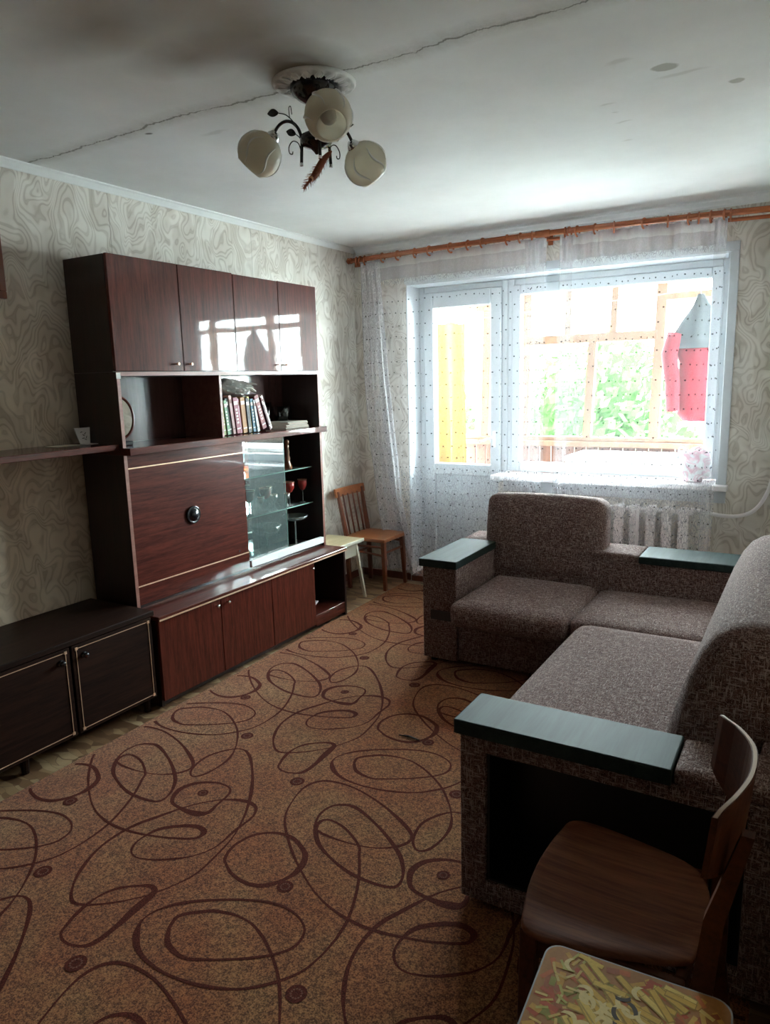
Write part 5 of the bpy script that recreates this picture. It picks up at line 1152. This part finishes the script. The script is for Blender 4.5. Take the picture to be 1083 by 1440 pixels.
for k in range(16):
    a = 2*PI*k/16; u = Vector((math.cos(a), math.sin(a), 0)); w = Vector((-u.y, u.x, 0)); c = Vector((AX, AY, H-.016))
    pts = catmull([c+u*.086-w*.008, c+u*.104-w*.014+Vector((0, 0, .002)), c+u*.122+Vector((0, 0, .008)), c+u*.108+w*.012+Vector((0, 0, .002)), c+u*.090+w*.006], 3)
    obj('scroll', tube(new(), pts, .0028, 5), MT['foam'], ros, True)
obj('ceiling_cup', lathe_closed([(.080, H-.001), (.080, H-.020), (.074, H-.034), (.055, H-.050), (.030, H-.062), (.012, H-.068), (.008, H-.075)], 32, cx=AX, cy=AY), MT['iron'], chd, True)
obj('stem', tube(new(), [(AX, AY, H-.07), (AX, AY, 2.33)], .007, 10), MT['iron'], chd, True)
obj('hub', lathe_closed([(.006, 2.375), (.016, 2.362), (.022, 2.352), (.048, 2.340), (.053, 2.330), (.053, 2.318), (.045, 2.306), (.020, 2.298), (.010, 2.288), (.004, 2.280)], 28, cx=AX, cy=AY), MT['iron'], chd, True)
gt = NT('frosted_glass'); gt.P(Base_Color=(.88, .84, .74), Roughness=.25)
tl_ = gt.node('ShaderNodeBsdfTranslucent'); tl_.inputs[0].default_value = (.95, .91, .82, 1); mx = gt.node('ShaderNodeMixShader'); mx.inputs[0].default_value = .5
gt.t.links.new(gt.p.outputs[0], mx.inputs[1]); gt.t.links.new(tl_.outputs[0], mx.inputs[2]); gt.t.links.new(mx.outputs[0], gt.out.inputs[0])
MT['globe'] = gt.m; MT['gstripe'] = plain('milky_stripe', (.92, .92, .90), .3)
MT['leafm'] = MT['iron']
def leaf(base, d, up, L=.034, w=.011):
    bm = new(); d = d.normalized(); sd = d.cross(up).normalized(); up = sd.cross(d); rows = []
    for i in range(9):
        f = i/8; ww = w*math.sin(PI*min(1, f*1.02))**.8*(1-.25*f)+.0004; p = base+d*L*f+up*(.006*math.sin(PI*f))
        rows.append([bm.verts.new(p-sd*ww+up*.002), bm.verts.new(p-up*.0012), bm.verts.new(p+sd*ww+up*.002), bm.verts.new(p+up*.0014)])
    for i in range(8):
        for k in range(4): bm.faces.new((rows[i][k], rows[i][(k+1) % 4], rows[i+1][(k+1) % 4], rows[i+1][k]))
    bm.faces.new(rows[0]); bm.faces.new(rows[-1][::-1]); return bm
for ang, dzg in ((69.5, -.018), (196, 0), (316.4, .032)):
    A = math.radians(ang); u = Vector((math.cos(A), math.sin(A), 0)); tz = Vector((0, 0, 1)); sd = Vector((-u.y, u.x, 0)); O = Vector((AX, AY, 0))
    RP = lambda r, z, s=0: O+u*r+tz*(z+dzg*min(1, max(0, (r-.05)/.1)))+sd*s
    arm = obj('arm', tube(new(), catmull([RP(.056, 2.255), RP(.054, 2.29), RP(.052, 2.33), RP(.060, 2.362), RP(.080, 2.386), RP(.105, 2.394), RP(.130, 2.385), RP(.150, 2.362), RP(.156, 2.352)], 4), .0055, 8), MT['iron'], chd, True)
    obj('end_bead', tube(new(), [RP(.056, 2.258), RP(.056, 2.249)], .0065, 8), MT['chrome'], arm)
    st1 = tube(new(), catmull([RP(.058, 2.35, .004), RP(.075, 2.385, .008), RP(.10, 2.410, .010), RP(.125, 2.418, .010)], 4), .0018, 6); obj('leaf_stem', st1, MT['iron'], arm, True)
    lp = tube(new(), catmull([RP(.088, 2.40, .009), RP(.090, 2.43, .009), RP(.083, 2.435, .009), RP(.080, 2.41, .009)], 4), .0014, 6); obj('tendril', lp, MT['iron'], arm, True)
    st2 = tube(new(), catmull([RP(.052, 2.310, -.004), RP(.060, 2.338, -.008), RP(.074, 2.352, -.010)], 4), .0018, 6); obj('leaf_stem', st2, MT['iron'], arm, True)
    st3 = tube(new(), catmull([RP(.053, 2.285, .003), RP(.062, 2.318, .004), RP(.082, 2.328, .004), RP(.097, 2.312, .004), RP(.096, 2.292, .004), RP(.086, 2.288, .004), RP(.084, 2.296, .004)], 5), .0018, 6); obj('scroll', st3, MT['iron'], arm, True)
    obj('leaf', leaf(RP(.125, 2.418, .010), u+tz*.05, sd, .042, .014), MT['leafm'], arm)
    obj('leaf', leaf(RP(.074, 2.352, -.010), u*.9+tz*.35, sd, .038, .013), MT['leafm'], arm)
    ax = (u*.72-tz*.69).normalized(); gc = RP(.207, 2.300)
    q = ax.to_track_quat('Z', 'Y').to_matrix().to_4x4(); mt = Matrix.Translation(gc) @ q
    obj('socket', lathe_closed([(.010, -.092), (.016, -.086), (.022, -.076), (.024, -.064), (.018, -.062)], 20, mat=mt), MT['chrome'], arm, True)
    R_ = .074; pr = [(.020, -.071)]+[(R_*math.cos(t_), R_*math.sin(t_)) for t_ in [math.radians(-70+13.5*k) for k in range(0, 9)]]
    pr += [(R_*math.cos(math.radians(50)), R_*math.sin(math.radians(50)))]
    rc, zc = pr[-1]; pr += [(rc-.003, zc)]+[((R_-.003)*math.cos(t_), (R_-.003)*math.sin(t_)) for t_ in [math.radians(50-12*k) for k in range(1, 10)]]
    bm, _ = lathe(new(), pr, 40, mat=mt); gl = obj('glass_shade', bm, MT['globe'], arm, True)
    stp = new()
    for kk_ in range(6):
        b0 = kk_*PI/3; pts = []
        for i in range(13):
            th = math.radians(-45+85*i/12); ph_ = b0+.20*math.sin(PI*i/12*1.6)+.12*i/12
            pts.append(mt @ Vector(((R_+.0004)*math.cos(th)*math.cos(ph_), (R_+.0004)*math.cos(th)*math.sin(ph_), (R_+.0004)*math.sin(th))))
        tube(stp, pts, [.0008+.0032*math.sin(PI*i/12) for i in range(13)], 6)
    obj('painted_stripe', stp, MT['gstripe'], gl, True)
    bl, _ = lathe(new(), [(.001, .032), (.014, .028), (.024, .012), (.026, -.004), (.018, -.026), (.012, -.045), (.012, -.062)], 20, mat=mt); obj('bulb', bl, plain('bulb_white_%d' % int(ang), (.75, .75, .72), .3), arm, True)
# reddish feathery ornament hung under the hub
orn = thing('straw_ornament', 'reddish brown bristly straw ornament hanging from the chandelier', 'ornament', (1.60, -2.61, 2.29))
mo_ = plain('rust_straw', (.28, .075, .03), .7); b0 = Vector((1.605, -2.60, 2.285)); b1 = Vector((1.570, -2.715, 2.150))
core = catmull([b0, b0.lerp(b1, .3)+Vector((0, 0, .006)), b0.lerp(b1, .6)-Vector((0, 0, .004)), b0.lerp(b1, .8), b1], 5)
obj('body', tube(new(), core, [.003+.010*math.sin(PI*min(1, (i/(len(core)-1))*1.25)) if i/(len(core)-1) < .75 else .004 for i in range(len(core))], 8), mo_, orn, True)
bm = new(); r3 = random.Random(2); dd = (b1-b0).normalized()
for i in range(150):
    f = r3.random(); p = b0.lerp(b1, f); o_ = Vector((r3.gauss(0, 1), r3.gauss(0, 1), r3.gauss(0, 1))); o_ = (o_-dd*o_.dot(dd)).normalized()
    L = .010+.012*math.sin(PI*f); e = p+o_*(L*.9)+dd*L*1.1; tube(bm, [p, e], [.0012, .0003], 3)
obj('bristles', bm, mo_, orn, kind='stuff'); obj('hanging_thread', tube(new(), [b0, b0+Vector((-.02, -.01, .022))], .0008, 5), mo_, orn)
obj('binding', tube(new(), [b0.lerp(b1, .72), b0.lerp(b1, .76)], .009, 10), plain('orange_thread', (.60, .25, .10), .6), orn)

# ------------------------------------------------------------------ crumbs on the carpet
root_mesh('dark_stick', tube(new(), [(1.60, -2.235, CT+.006), (1.645, -2.225, CT+.006), (1.70, -2.235, CT+.006)], [.002, .005, .003], 6), MT['iron'], 'short dark scrap lying on the carpet near the sofa', 'scrap')
